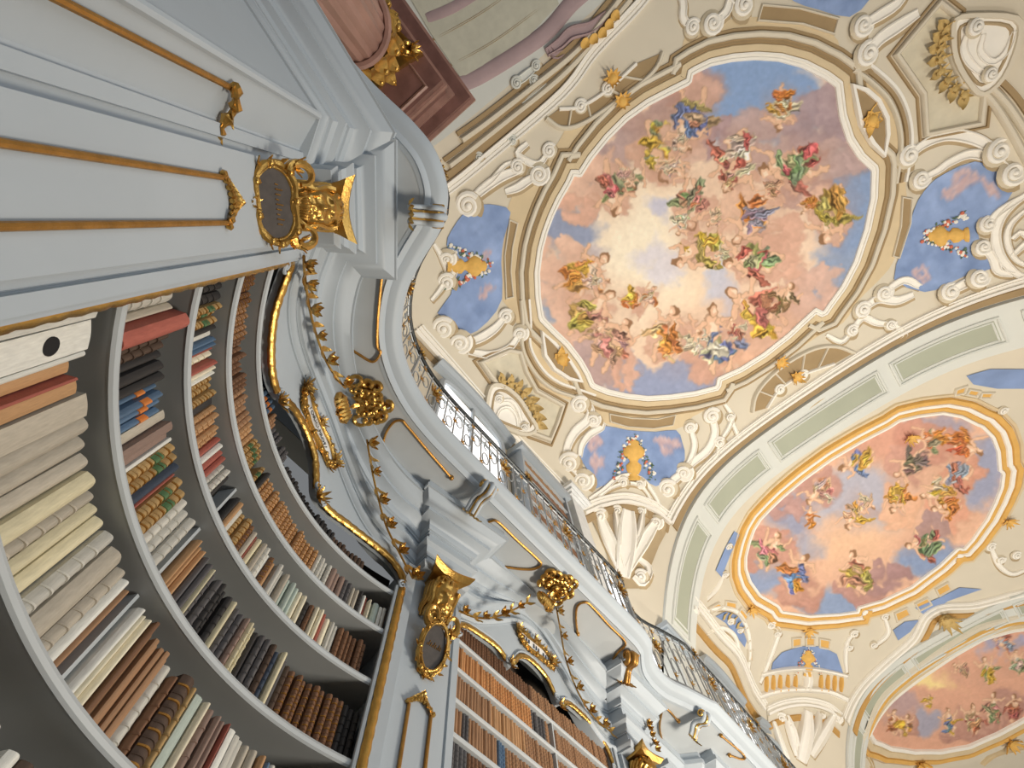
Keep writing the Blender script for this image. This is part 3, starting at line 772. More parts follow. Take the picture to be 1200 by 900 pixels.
# title cartouche and lettering
def letters(txt, size, m, par, mtx, name='lettering'):
    cu = bpy.data.curves.new(name, 'FONT'); cu.body = txt; cu.size = size; cu.align_x = 'CENTER'; cu.align_y = 'CENTER'; cu.extrude = .001; cu.resolution_u = 2
    ob = bpy.data.objects.new(name, cu); COL.objects.link(ob)
    dg = bpy.context.evaluated_depsgraph_get(); dg.update()
    me = bpy.data.meshes.new_from_object(ob.evaluated_get(dg)); bpy.data.objects.remove(ob)
    w = wl(par); me.transform(Matrix.Translation(-w) @ mtx); me.materials.clear(); me.materials.append(m)
    o = bpy.data.objects.new(name, me); COL.objects.link(o); o.parent = par; WLOC[o.name] = w; o['kind'] = 'stuff'
    return o
def cartouche(fn, out, w, h, label, txt, seed, size, mtx):
    """fn(a, b, off) -> point, a along, b up"""
    t = empty('title_cartouche', fn(0, -h, 0), label, 'cartouche', 'gilt subject labels over the bookcases')
    loop = [(w / 2 * math.copysign(abs(math.cos(a)) ** .6, math.cos(a)), h / 2 * math.copysign(abs(math.sin(a)) ** .7, math.sin(a)) + .012 * math.sin(5 * math.cos(a))) for a in np.linspace(0, 2 * math.pi, 49)[:-1]]
    g = G(); pn = [fn(a, b, .02) for a, b in loop]; g.add(pn + [fn(0, 0, .022)], [(k, (k + 1) % 48, 48) for k in range(48)]); g.build('white_plate', PAPER, t, sm=0)
    g = G(); scroll_loop(g, [fn(a * 1.05, b * 1.18, .03) for a, b in loop], out, .014, seed, .045, 2)
    scroll_loop(g, [fn(a * 1.10, b * 1.45 + .008 * math.sin(40 * a), .02) for a, b in loop], out, .017, seed + 1, .055, 1)
    for sx in (-1, 1):
        acanthus(g, frame(fn(sx * w * .56, .02, .03), fn(sx * w, 0, .03) - fn(0, 0, .03), out), .09, 11, seed + 2)
    acanthus(g, frame(fn(0, h * .7, .03), Vector((0, 0, 1)), out), .07, 9, seed + 3)
    g.build('rocaille_frame', GOLD, t)
    if txt: letters(txt, size, INK, t, mtx)
    else:
        g = G()
        for k in range(11):
            if k in (3, 7): continue
            x = (-.4 + .08 * k) * w
            g.add(*tube([fn(x, -.25 * h, .026), fn(x + .012, .22 * h, .026)], .005, 4)); g.add(*tube([fn(x + .014, -.2 * h, .026), fn(x + .020, .2 * h, .026)], .004, 4))
        g.build('lettering', mat('faded_blue_ink', (96, 110, 130), .7), t)
    return t
cs, cz = .50, 3.335; oc = arcn(cs); rc = Vector((0, 0, 1)).cross(oc)
cartouche(lambda a, b, o: surf1(cs + a / ARCLEN, cz + b, o), oc, .60, .125, 'gilt rocaille cartouche lettered in black over the concave bookcase', 'HISTORICI PROFANI', 5, .058, frame(surf1(cs, cz - .004, .034), rc, oc))
# garlands and mask over the concave bookcase
def px1(pix):
    out = []
    for x, y, o in pix: s, z = PA(x, y, o); out.append((s, z, o))
    return out
def gar1(pix, label, seed):
    P = cat_rom(px1(pix), 8); P = resample(P, .02)
    garland('gilt_garland', [surf1(s, z, o) for s, z, o in P], [arcn(s) for s, z, o in P], label, seed=seed, group='gilt flower garlands')
gar1([(356, 300, .08), (360, 345, .09), (370, 390, .13), (386, 430, .19), (405, 455, .27)], 'gilt flower garland hanging left of the gold shell over the concave bookcase', 1)
gar1([(430, 515, .27), (434, 540, .22), (441, 575, .15), (452, 615, .11), (468, 648, .09), (484, 678, .07)], 'gilt flower garland hanging right of the gold shell over the concave bookcase', 2)
def shellmask(pc, out, label, seed, soffit):
    t = empty('shell_ornament', pc, label, 'ornament', 'gilt shells under the balcony')
    out = Vector(out).normalized(); side = Vector((0, 0, 1)).cross(out); S = Vector(soffit)
    rr = random.Random(seed)
    for k in range(11):
        a = math.pi * (k / 10) * 1.25 - .4 + rr.uniform(-.12, .12); R_ = rr.uniform(.14, .24)
        d = out * math.sin(a) + side * math.cos(a); e = Vector((0, 0, 1)).cross(d)
        g = G(); g.add(*leaf(R_, .062, -.10, 7), frame(S + Vector((0, 0, -.035)), d, Vector((0, 0, -1))))
        c_ = rr.uniform(.022, .046); a0_ = rr.uniform(-1.2, 1.2); tip = S + d * R_ * .86 + Vector((0, 0, -.045))
        g.add(*tube([tip + d * (c_ * math.cos(q)) + e * (c_ * 1.2 * math.sin(q)) + Vector((0, 0, -.012 * q / 5)) for q in np.linspace(-2.4 + a0_, 2.9 + a0_, 11)], .019, 6))
        t2_ = S + d * R_ * .5 + Vector((0, 0, -.06)); g.add(*tube([t2_ + d * (.022 * math.cos(q)) + e * (.026 * math.sin(q)) for q in np.linspace(-2.4, 2.6, 9)], .013, 6))
        g.build('shell_lobe', GOLD, t)
    g = G(); rr = random.Random(seed)
    acanthus(g, frame(S - out * .02 + Vector((0, 0, -.06)), out, Vector((0, 0, -1))), .11, 9, seed, .8); g.add(*ball(.045, 1, 1, .6, 9, 6), Matrix.Translation(S + Vector((0, 0, -.06))))
    g.build('shell_heart', GOLD, t)
    g = G(); P = Vector(pc)
    for sg in (-1, 1):
        g.add(*tube([P + side * sg * (.05 + .05 * math.cos(q)) + Vector((0, 0, .07 * math.sin(q) - .02 * q)) + out * .02 for q in np.linspace(-2, 3, 16)], [.034 * (1 - .04 * i) for i in range(16)], 7))
    for k in range(6): g.add(*tube([P + side * (-.07 + .028 * k) + Vector((0, 0, .06 - .14 * q)) + out * (.06 * math.sin(3 * q)) for q in np.linspace(0, 1, 7)], .02, 6))
    acanthus(g, frame(P + Vector((0, 0, -.08)), Vector((0, 0, -1)), out), .10, 9, seed + 4, .6)
    g.build('scrolled_body', GOLD, t)
    return t
s_, z_ = PA(398, 478, .27); pm = surf1(s_, z_, .27); sp = PZ(428, 470, 3.79)
shellmask(pm, arcn(s_), 'large gilt shell ornament at the crown of the concave bookcase', 11, (sp[0], sp[1], 3.79))

# ------------------------------------------------------------------ straight bookcase
BX, BY0, BY1 = -2.2, 2.28, 4.60
bk2 = empty('bookcase', (BX, (BY0 + BY1) / 2, -EYE), 'straight white bookcase with wavy gilt arch beyond the second bust pilaster', 'bookcase')
def bxp(name, x0, x1, y0, y1, z0, z1, m, par, sm=0):
    g = G(); g.add(*box(x1 - x0, y1 - y0, z1 - z0, ((x0 + x1) / 2, (y0 + y1) / 2, (z0 + z1) / 2))); return g.build(name, m, par, sm=sm)
bxp('back_panel', BX - .33, BX - .30, BY0 - .03, BY1 + .03, -EYE, 3.6, DARK, bk2)
SH2 = [1.66, 1.90, 2.13, 2.365, 2.605, 2.85]
for z in SH2:
    g = G(); y0, y1 = BY0, BY1
    pr = [(-.30, z), (-.30, z + .03), (-.015, z + .03), (-.004, z + .022), (-.004, z + .008), (-.015, z)]
    g.add([(BX + a, y, b) for y in (y0, y1) for a, b in pr], [(k, (k + 1) % 6, 6 + (k + 1) % 6, 6 + k) for k in range(6)] + [(0, 1, 2, 3, 4, 5), (11, 10, 9, 8, 7, 6)]); g.build('shelf', WHITE2, bk2, sm=30)
DIVY = 3.62
for k in range(5): bxp('divider', BX - .3, BX - .015, DIVY - .008, DIVY + .008, SH2[k] + .03, SH2[k + 1], WHITE2, bk2)
for y0, y1 in ((BY0 - .05, BY0), (BY1, BY1 + .05)): bxp('side_jamb', BX - .33, BX + .02, y0, y1, -EYE, 3.1, WHITE, bk2)
OUT2 = [(2.28, 2.86), (2.29, 2.96), (2.4, 3.03), (2.51, 3.06), (2.8, 3.10), (2.93, 3.06), (3.0, 3.0), (3.06, 3.10), (3.16, 3.22), (3.3, 3.285), (3.47, 3.29), (3.6, 3.25), (3.68, 3.16), (3.74, 3.07), (3.82, 3.13), (3.95, 3.19), (4.15, 3.20), (4.35, 3.18), (4.52, 3.09), (4.59, 2.98), (4.60, 2.86)]
o2c = [tuple(p) for p in cat_rom(OUT2, 5)]
g = G(); v = []; f = []; n = 80
for i in range(n + 1):
    y = BY0 + (BY1 - BY0) * i / n; zb = zout(y, o2c); zt_ = 3.10 + .60 * bell(i / n)
    for x, z in ((BX, zt_), (BX, zb), (BX - .05, zb), (BX - .05, zt_)): v.append((x, y, z))
for i in range(n):
    for k in range(4): f.append((i * 4 + k, i * 4 + (k + 1) % 4, i * 4 + 4 + (k + 1) % 4, i * 4 + 4 + k))
g.add(v, f); g.build('spandrel', WHITE, bk2)
OX = Vector((1, 0, 0))
for seg in ([(2.285, -EYE + .1), (2.285, 2.84)], [p for p in o2c if p[0] < 2.96 and p[1] > 2.88], [p for p in o2c if 3.04 <= p[0] <= 3.70], [p for p in o2c if 3.79 < p[0] and p[1] > 2.88], [(4.595, -EYE + .1), (4.595, 2.86)]):
    q = resample(seg, .022); goldframe([Vector((BX + .012, a[0], a[1])) for a in q], OX, bk2, .022)
    g = G(); g.add(*tube([Vector((BX + .008, a[0], a[1] + .045)) if abs(q[0][0] - q[-1][0]) > .05 else Vector((BX + .008, a[0] + (-.04 if a[0] < 3 else .04), a[1])) for a in q], .013, 6)); g.build('white_fillet', WHITE, bk2)
for y, z, sg in ((2.955, 3.05, 1), (3.04, 3.06, -1), (3.70, 3.12, 1), (3.785, 3.10, -1), (2.30, 2.9, -1), (4.58, 2.9, 1)): volute_on(Vector((BX + .025, y, z)), OX, Vector((0, 1, 0)), .036, sg, WHITE, bk2)
for y, z in ((2.998, 3.02), (3.745, 3.05)):
    g = G(); acanthus(g, frame((BX + .03, y, z), Vector((0, 0, -1)), OX), .075, 9, int(y * 10)); g.build('gilt_drop', GOLD, bk2)
cartouche(lambda a, b, o: Vector((BX + o, 3.43 + a, 3.475 + b)), OX, .50, .11, 'gilt rocaille cartouche with faded lettering over the straight bookcase', None, 21, .05, None)
def gar2(pix, label, seed):
    P = []
    for x, y, xx in pix: a, z = PB(x, y, xx); P.append((xx, a, z))
    P = resample(cat_rom(P, 8), .02)
    garland('gilt_garland', [Vector(p) for p in P], [OX] * len(P), label, seed=seed, r=.062, group='gilt flower garlands')
gar2([(538, 716, -2.12), (556, 723, -2.10), (575, 724, -2.06), (595, 718, -2.0), (618, 706, -1.9)], 'gilt flower garland left of the gold shell over the straight bookcase', 4)
gar2([(652, 712, -1.86), (657, 740, -1.95), (663, 772, -2.05), (676, 808, -2.10), (694, 838, -2.12), (714, 856, -2.12)], 'gilt flower garland right of the gold shell over the straight bookcase', 6)
a_, z_ = PB(637, 705, -1.84); sp = PZ(650, 685, 3.79)
shellmask((-1.84, a_, z_), (1, 0, 0), 'large gilt shell ornament at the crown of the straight bookcase', 14, (sp[0], sp[1], 3.79))
# window bay beyond: wall, gilt spray
g = G(); g.add(*box(.25, 1.5, 4.7, (-2.5, 5.95, .75))); g.build('wall_window_bay', WHITE, label='white recessed wall under the balcony beyond the straight bookcase', cat='wall', kind='structure')
g = G(); sp = empty('gilt_spray', (-1.98, 5.15, 3.3), 'upright gilt flower spray on the white entablature under the far balcony', 'ornament')
for k in range(7):
    p = Vector((-1.93, 5.16 + .02 * math.sin(k * 2), 3.22 + .07 * k)); g = G(); g.add(*flower(.05), frame(p, (0, 0, 1), (1, -.4, 0))); g.build('flower', GOLD, sp)
    g = G(); g.add(*leaf(.09, .022, .4, 4), frame(p, (0, (-1) ** k, .6), (1, -.4, 0))); g.build('leaf', GOLD, sp)
hood = empty('window_hood', (-2.1, 6.0, 2.9), 'white projecting hood of the window bay below the far balcony', 'moulding')
for o, z0, z1 in ((.12, 2.95, 3.02), (.2, 3.02, 3.06), (.26, 3.06, 3.14), (.32, 3.14, 3.19)):
    g = G(); g.add(*box(o + .3, 1.0 + o, z1 - z0, (-2.36 + o / 2, 5.95, (z0 + z1) / 2))); g.build('moulded_step', WHITE, hood, sm=0)
# ------------------------------------------------------------------ books
PALB = dict(w=('white paper', (216, 216, 210)), v=('cream vellum', (220, 212, 188)), y=('yellowed vellum', (206, 197, 166)), g=('grey vellum', (176, 168, 154)), p=('pale grey', (192, 190, 182)),
            t=('tan leather', (182, 142, 102)), n=('light brown', (156, 120, 90)), b=('brown leather', (116, 84, 62)), d=('dark brown', (78, 62, 52)), k=('black', (52, 50, 50)), r=('red leather', (158, 88, 76)),
            o=('orange tan', (188, 136, 88)), l=('blue cloth', (84, 108, 134)), e=('dark blue', (56, 66, 82)), m=('mauve brown', (140, 118, 108)), q=('grey green', (172, 184, 176)), G=('gilt tooled brown', (168, 138, 92)), s=('slate grey', (88, 86, 88)))
for k, (n_, c) in PALB.items(): mat('book_' + n_.replace(' ', '_'), c, .6, var=.14, scale=9, bump=.15, bscale=50, rnd=.12)
def bmat(k): return MATS['book_' + PALB[k][0].replace(' ', '_')]
PAGE = mat('page_edges', (214, 202, 176), .8, var=.1, scale=60, stretch=(1, 14, 1))
LABG = mat('book_green_label', (78, 110, 74), .5); LABO = mat('book_orange_label', (206, 124, 62), .5); LABR = mat('book_red_label', (150, 62, 52), .5)
def bookmesh(bulge, name):
    th = .07; n = 6; outer = [(-1, -.5)] + [(-bulge + bulge * math.sin(math.pi * i / n) if bulge else 0.0, -.5 + i / n) for i in range(n + 1)] + [(-1, .5)]
    innr = [(-1, .5 - th), (-bulge - .03, .5 - th), (-bulge - .03, -.5 + th), (-1, -.5 + th)]
    poly = outer + innr; m_ = len(poly); v = [(a, b, z) for z in (0, 1) for a, b in poly]
    f = [(k, (k + 1) % m_, m_ + (k + 1) % m_, m_ + k) for k in range(m_)] + [tuple(range(m_ - 1, -1, -1)), tuple(range(m_, 2 * m_))]
    g = G(); g.add(v, f); return g.mesh(name, PAPER, sm=50)
ME_BOOK = [bookmesh(.075, 'book'), bookmesh(.015, 'book_flat')]
g = G(); g.add(*box(.92, .84, .95, (-.53, 0, .5))); ME_PAGE = g.mesh('page_block', PAGE, sm=0)
def bandmesh(zs, h, bulge, name, grow=.05):
    g = G(); n = 6
    for z in zs:
        arcp = [(-bulge + (bulge + .022) * math.sin(math.pi * i / n) + .004, (-.5 + i / n) * (1 + grow)) for i in range(n + 1)]
        v = [(a, b, zz) for zz in (z - h, z + h) for a, b in arcp] + [(a - .03, b, zz) for zz in (z - h, z + h) for a, b in arcp]
        m_ = n + 1
        f = [(k, k + 1, m_ + k + 1, m_ + k) for k in range(n)] + [(k, 2 * m_ + k, 2 * m_ + k + 1, k + 1) for k in range(n)] + [(m_ + k, m_ + k + 1, 3 * m_ + k + 1, 3 * m_ + k) for k in range(n)]
        g.add(v, f)
    return g.mesh(name, GOLD, sm=50)
ME_BANDS = bandmesh([.14, .30, .46, .62, .78], .009, .075, 'raised_bands')
ME_GILT = bandmesh([.06, .22, .38, .54, .70, .88], .010, .062, 'gilt_tooling', .0)
ME_LAB = bandmesh([.68], .075, .062, 'title_label', .0)
BOOKS = []
def add_book(p, outdir, th, h, dep, key, style, lab, lbl, grp, size):
    BOOKS.append(dict(p=p, o=outdir, th=th, h=h, d=dep, key=key, style=style, lab=lab, lbl=lbl, grp=grp, size=size))
ORD = lambda n: '%d%s' % (n, 'th' if 10 <= n % 100 <= 20 else {1: 'st', 2: 'nd', 3: 'rd'}.get(n % 10, 'th'))
# sequences from the bust pilaster outwards: (count, colour, thickness, height, style)  style 0 plain 1 bands 2 bands+gilt 3 flat
SEQ = {
 1: [(2, 'w', .07, .34, 3), (3, 'g', .07, .34, 0), (4, 'v', .06, .33, 0), (2, 'k', .05, .3, 0), (4, 'w', .06, .33, 3), (3, 'm', .05, .3, 0), (3, 'w', .05, .3, 0), (2, 'd', .06, .3, 1), (4, 'w', .06, .32, 3), (3, 'g', .06, .3, 0), (4, 'b', .05, .3, 1), (10, 'v', .05, .3, 0)],
 2: [(1, 'w', .10, .40, 3), (1, 'w', .105, .385, 3), (1, 'w', .02, .385, 3), (1, 't', .055, .345, 3), (1, 'r', .012, .345, 3), (1, 't', .055, .35, 3), (1, 'g', .085, .385, 3), (1, 'g', .07, .385, 0), (2, 'g', .062, .385, 0), (1, 'y', .075, .385, 0), (1, 'g', .055, .385, 1), (2, 'y', .058, .39, 0), (1, 'p', .06, .39, 1), (1, 'g', .085, .39, 0), (1, 'g', .06, .385, 1), (1, 'w', .045, .38, 0), (1, 'n', .03, .38, 0), (1, 'w', .038, .385, 0), (2, 'v', .03, .385, 0), (1, 'b', .018, .395, 3), (6, 'n', .022, .36, 3), (1, 'p', .05, .35, 1), (1, 'b', .03, .33, 1), (0,), (1, 'd', .075, .37, 2), (1, 'G', .035, .36, 1), (1, 'q', .04, .36, 3), (1, 'v', .035, .355, 0), (1, 'm', .045, .35, 1), (2, 'm', .032, .34, 0), (1, 'r', .02, .345, 0), (1, 'w', .032, .34, 3), (2, 'p', .03, .335, 3), (2, 'g', .045, .33, 0), (1, 't', .035, .32, 0), (1, 'l', .028, .315, 1), (2, 'p', .04, .32, 1), (1, 'n', .03, .3, 0), (5, 'w', .018, .29, 3), (2, 'g', .04, .31, 1), (3, 'b', .045, .32, 1), (20, 'd', .045, .31, 1)],
 3: [(1, 'g', .05, .32, 0), (1, 'p', .07, .34, 1), (1, 'g', .03, .34, 0), (1, 'r', .075, .38, 0), (2, 'd', .045, .33, 1), (3, 'k', .045, .33, 0), (1, 'l', .034, .315, 0, 'o'), (3, 'l', .034, .315, 0, 'o'), (1, 'g', .045, .36, 3), (2, 'm', .04, .35, 3), (1, 'w', .018, .36, 3), (2, 'G', .045, .35, 2, 'g'), (1, 'e', .05, .355, 0), (1, 'r', .025, .34, 0), (2, 'G', .055, .345, 2, 'g'), (3, 'p', .055, .345, 1), (3, 't', .03, .33, 0), (1, 's', .03, .32, 0), (0,), (1, 's', .035, .31, 0), (1, 'y', .025, .31, 0), (2, 's', .034, .31, 1), (2, 'k', .034, .315, 1), (1, 'k', .034, .3, 1), (1, 'y', .034, .31, 0), (2, 's', .036, .3, 1), (1, 'm', .034, .3, 1), (2, 'y', .03, .3, 1), (1, 'k', .034, .29, 0), (2, 's', .036, .3, 1), (1, 'd', .036, .3, 1), (1, 'e', .036, .29, 1), (1, 'y', .034, .31, 0), (1, 's', .02, .29, 3), (1, 'd', .036, .27, 1), (9, 'b', .038, .27, 2), (8, 'k', .036, .27, 1)],
 4: [(1, 'k', .035, .3, 1), (3, 'k', .05, .3, 1), (3, 'G', .035, .3, 2, 'g'), (1, 'k', .03, .29, 0), (1, 'p', .025, .28, 3), (2, 'l', .025, .28, 0), (1, 'r', .025, .3, 0), (1, 'v', .035, .3, 1), (1, 'r', .03, .3, 0), (1, 'v', .03, .3, 0), (1, 'w', .025, .29, 0), (3, 'G', .035, .29, 2), (1, 'k', .045, .29, 3), (5, 't', .034, .285, 1), (1, 'r', .03, .28, 0), (1, 'w', .035, .28, 0), (2, 'r', .036, .28, 0), (2, 'p', .036, .27, 1), (1, 'k', .04, .27, 0), (0,), (1, 'k', .03, .26, 0), (1, 't', .036, .26, 0), (1, 'p', .03, .26, 3), (2, 'G', .04, .26, 2), (1, 'b', .036, .26, 2), (1, 'g', .036, .25, 0), (1, 'r', .02, .25, 0), (1, 'y', .036, .26, 0), (1, 'g', .036, .26, 0), (1, 'p', .036, .26, 1), (1, 'w', .02, .25, 3), (1, 'b', .034, .25, 2), (1, 't', .036, .25, 0), (2, 'p', .034, .26, 0), (1, 'g', .034, .25, 0), (3, 'q', .034, .25, 0), (2, 'v', .034, .25, 0), (1, 'k', .036, .24, 1), (1, 'b', .036, .24, 1), (2, 'v', .03, .25, 0), (1, 'r', .03, .25, 0), (1, 'v', .04, .24, 0), (2, 'p', .034, .24, 0), (6, 'b', .034, .24, 1)],
 5: [(8, 'b', .03, .26, 2), (6, 'n', .03, .26, 2), (10, 'b', .03, .25, 1), (6, 'n', .034, .25, 1), (3, 't', .034, .25, 1), (5, 'G', .034, .25, 2, 'g'), (1, 'k', .03, .24, 0), (8, 't', .034, .24, 2), (0,), (10, 't', .032, .235, 2), (4, 'p', .034, .22, 1), (3, 'm', .04, .22, 0), (2, 's', .034, .22, 1), (2, 'g', .03, .21, 0), (1, 'k', .03, .22, 1), (1, 'w', .03, .21, 0), (1, 'r', .02, .22, 0), (2, 'v', .02, .2, 0), (1, 'q', .05, .21, 0), (2, 'w', .024, .2, 3), (9, 'm', .026, .2, 0)],
 6: [(9, 'd', .03, .13, 1), (10, 'b', .03, .14, 1), (3, 'r', .034, .2, 1), (5, 's', .03, .2, 0, 'o'), (4, 'l', .034, .2, 1, 'o'), (4, 'n', .03, .2, 1), (6, 's', .03, .19, 1), (22, 'k', .028, .13, 1), (10, 'd', .03, .13, 2)],
}
SHW = {1: 'bottom', 2: 'second', 3: 'third', 4: 'fourth', 5: 'fifth', 6: 'top'}
for lv, seq in SEQ.items():
    z = SH1[lv] + .041; pos = .012; cnt = 0; done = False
    for it in seq:
        if it[0] == 0:
            pos = max(pos, .475 * ARCLEN + .02); continue
        n_, key, th, h, st = it[:5]; lab = it[5] if len(it) > 5 else None
        for _ in range(n_):
            t_ = th * random.uniform(.92, 1.06); hh = h * random.uniform(.985, 1.015)
            if pos + t_ > ARCLEN * .992: done = True; break
            if pos < .475 * ARCLEN - .012 < pos + t_: pos = .475 * ARCLEN + .02
            s = (pos + t_ / 2) / ARCLEN; back = random.uniform(.05, .085) - (.045 if (key == 'r' and lv == 3 and cnt < 5) else 0)
            p = arc(s, -back); dep = min(.30, .75 * hh); cnt += 1
            lbl = '%s book, %s from bust pilaster on %s shelf of concave bookcase' % (PALB[key][0], ORD(cnt), SHW[lv])
            add_book(Vector((p[0], p[1], z)), arcn(s), t_ * 1.0, hh, dep, key, st, lab, lbl, 'books in the concave bookcase', t_ * hh / (p[0] ** 2 + p[1] ** 2 + z * z) + (10 if lv in (2, 3) else 0))
            pos += t_ * 1.035 + .0008
        if done: break
SEQ2 = {
 1: [(60, 'b', .04, .19, 1), (20, 'd', .04, .19, 1)],
 2: [(2, 'd', .04, .19, 1), (4, 's', .04, .19, 1), (40, 'b', .036, .19, 1), (30, 'n', .036, .19, 1)],
 3: [(3, 'g', .034, .19, 0), (2, 'n', .034, .19, 0), (2, 's', .034, .19, 1, 'o'), (9, 'n', .034, .19, 0, 'r'), (3, 'l', .034, .19, 1, 'r'), (14, 'n', .034, .185, 1), (40, 'n', .034, .185, 2)],
 4: [(14, 'n', .034, .195, 0, 'r'), (12, 't', .034, .19, 0), (12, 'n', .034, .19, 1), (40, 'n', .034, .19, 2)],
 5: [(2, 'e', .036, .2, 1), (9, 'o', .034, .2, 0), (18, 'o', .034, .195, 2), (5, 's', .036, .19, 1), (40, 'n', .034, .19, 2)],
 6: [(30, 'b', .034, .17, 1), (40, 'n', .034, .18, 1)]}
SH2W = {1: 'lowest', 2: 'second', 3: 'third', 4: 'fourth', 5: 'fifth', 6: 'top'}
SH2x = SH2
for lv, seq in SEQ2.items():
    z = SH2x[lv - 1] + .031; pos = BY0 + .012; cnt = 0; done = False
    for it in seq:
        n_, key, th, h, st = it[:5]; lab = it[5] if len(it) > 5 else None
        for _ in range(n_):
            t_ = th * random.uniform(.9, 1.08); hh = h * random.uniform(.985, 1.012)
            if pos + t_ > BY1 - .012: done = True; break
            if lv < 6 and pos < DIVY + .009 and pos + t_ > DIVY - .009: pos = DIVY + .011
            cnt += 1
            lbl = '%s book, %s from left on %s shelf of straight bookcase' % (PALB[key][0], ORD(cnt), SH2W[lv])
            y = pos + t_ / 2
            add_book(Vector((BX - random.uniform(.02, .035), y, z)), Vector((1, 0, 0)), t_, hh, .17, key, st, lab, lbl, 'books in the straight bookcase', t_ * hh / (BX ** 2 + y * y + z * z))
            pos += t_ * 1.03 + .0006
        if done: break
BOOKS.sort(key=lambda b: -b['size'])
LABM = dict(g=LABG, o=LABO, r=LABR)
def objmat(o, m):
    o.material_slots[0].link = 'OBJECT'; o.material_slots[0].material = m
gs = {}
for i, b in enumerate(BOOKS):
    lean = random.uniform(-.012, .012)
    side = Vector((0, 0, 1)).cross(b['o'])
    m = frame(b['p'], b['o'], Vector((0, 0, 1)) + side * lean) @ Matrix.Diagonal((b['d'], b['th'] * .97, b['h'], 1))
    me = ME_BOOK[1 if b['style'] == 3 else 0]
    if i < 300:
        o = bpy.data.objects.new('book', me); COL.objects.link(o); objmat(o, bmat(b['key'])); o.matrix_world = m
        tag(o, b['lbl'], 'book', b['grp']); WLOC[o.name] = Vector((0, 0, 0))
        def kid(name, me_, mm=None):
            c = bpy.data.objects.new(name, me_); COL.objects.link(c); c.parent = o
            if mm: objmat(c, mm)
            if name in ('raised_bands', 'gilt_tooling'): c['kind'] = 'stuff'
        kid('page_block', ME_PAGE)
        if b['style'] in (1, 2): kid('raised_bands', ME_BANDS, bmat(b['key']))
        if b['style'] == 2: kid('gilt_tooling', ME_GILT, OLDGOLD)
        if b['lab']: kid('title_label', ME_LAB, LABM[b['lab']])
    else:
        q = gs.setdefault(b['key'], G())
        for src in [me] + ([ME_BANDS] if b['style'] in (1, 2) else []):
            q.add([v.co for v in src.vertices], [tuple(p.vertices) for p in src.polygons], m)
# the smaller books beyond the three hundred nearest
gall = G(); mats_ = []; idx = []
for k, q in gs.items():
    idx += [len(mats_)] * len(q.f); mats_.append(bmat(k)); gall.add(q.v, q.f)
if gall.v:
    me = bpy.data.meshes.new('small_books'); me.from_pydata(gall.v, [], gall.f)
    for m in mats_: me.materials.append(m)
    me.polygons.foreach_set('material_index', idx); smooth(me, 40)
    o = bpy.data.objects.new('small_books', me); COL.objects.link(o)
    tag(o, 'rows of small leather books on the upper and far shelves of both bookcases', 'books', kind='stuff')
# black thumb hole in the white slip case near the pilaster
for o in [o for o in bpy.data.objects if o.name.startswith('book') and o.get('label', '').startswith('white paper book, 2nd from bust pilaster on second')]:
    g = G(); n = 20
    v = [(.004, .30 * math.cos(a), .62 + .075 * math.sin(a)) for a in np.linspace(0, 2 * math.pi, n + 1)[:-1]] + [(-.02, .30 * math.cos(a), .62 + .075 * math.sin(a)) for a in np.linspace(0, 2 * math.pi, n + 1)[:-1]]
    g.add(v, [tuple(range(n))] + [(k, (k + 1) % n, n + (k + 1) % n, n + k) for k in range(n)])
    c = bpy.data.objects.new('thumb_hole', g.mesh('thumb_hole', INK, sm=0)); COL.objects.link(c); c.parent = o
# ------------------------------------------------------------------ vaults
def vault_mesh(k, y0, y1, name, m, label, ny=70, nx=90):
    g = G(); v = []; f = []
    for j in range(ny + 1):
        y = y0 + (y1 - y0) * j / ny
        for i in range(nx + 1):
            x = XC - 1.045 * HA + 2.09 * HA * i / nx; v.append((x, y, vaultz(x, y, k)))
    for j in range(ny):
        for i in range(nx): f.append((j * (nx + 1) + i, j * (nx + 1) + i + 1, (j + 1) * (nx + 1) + i + 1, (j + 1) * (nx + 1) + i))
    g.add(v, f); return g.build(name, m, label=label, cat='ceiling', kind='structure', sm=60)
VA = [vault_mesh(0, YCS[0] - HBS[0], YCS[0] + HBS[0], 'ceiling', CREAM, 'cream painted vault overhead with the largest fresco'),
      vault_mesh(1, YCS[1] - HBS[1], YCS[1] + HBS[1], 'ceiling', CREAM, 'second painted vault beyond the first grey arch'),
      vault_mesh(2, YCS[2] - HBS[2], YCS[2] + HBS[2], 'ceiling', CREAM, 'farthest painted vault beyond the second grey arch')]
BACKV = vault_mesh(0, -7.5, YCS[0] - HBS[0], 'ceiling', RIBG, 'painted arch soffit over the rose marble column', 30, 60)
def vpt(x, y, k, off=0.0):
    p = Vector((x, y, vaultz(x, y, k)))
    return p + vnorm(x, y, k) * off if off else p
def P2(pix, k): return [PV(a, b, k) for a, b in pix]
def vpatch(xy, k, off, m, par, name, grid=.18):
    a = np.array(xy); g = G()
    v, f = fill2d([tuple(p) for p in xy], 0, grid)
    g.add([vpt(p[0], p[1], k, off) for p in v], f); return g.build(name, m, par, sm=60)
def vband(xy, k, prof, m, par, name, closed=False, sgn=1, sm=35):
    P = [np.array(p) for p in xy]
    mn_ = mitre_normals(P, closed); fr = []
    for p, q in zip(P, mn_):
        L = np.hypot(*q)
        if L > 1.7: q = q * (1.7 / L)
        e = .02; q = q * sgn
        gz = (vaultz(p[0] + q[0] * e, p[1] + q[1] * e, k) - vaultz(p[0] - q[0] * e, p[1] - q[1] * e, k)) / (2 * e)
        fr.append((Vector((p[0], p[1], vaultz(p[0], p[1], k))), Vector((q[0], q[1], gz)), vnorm(p[0], p[1], k)))
    g = G(); g.add(*sweep(fr, prof, closed)); return g.build(name, m, par, sm=sm)
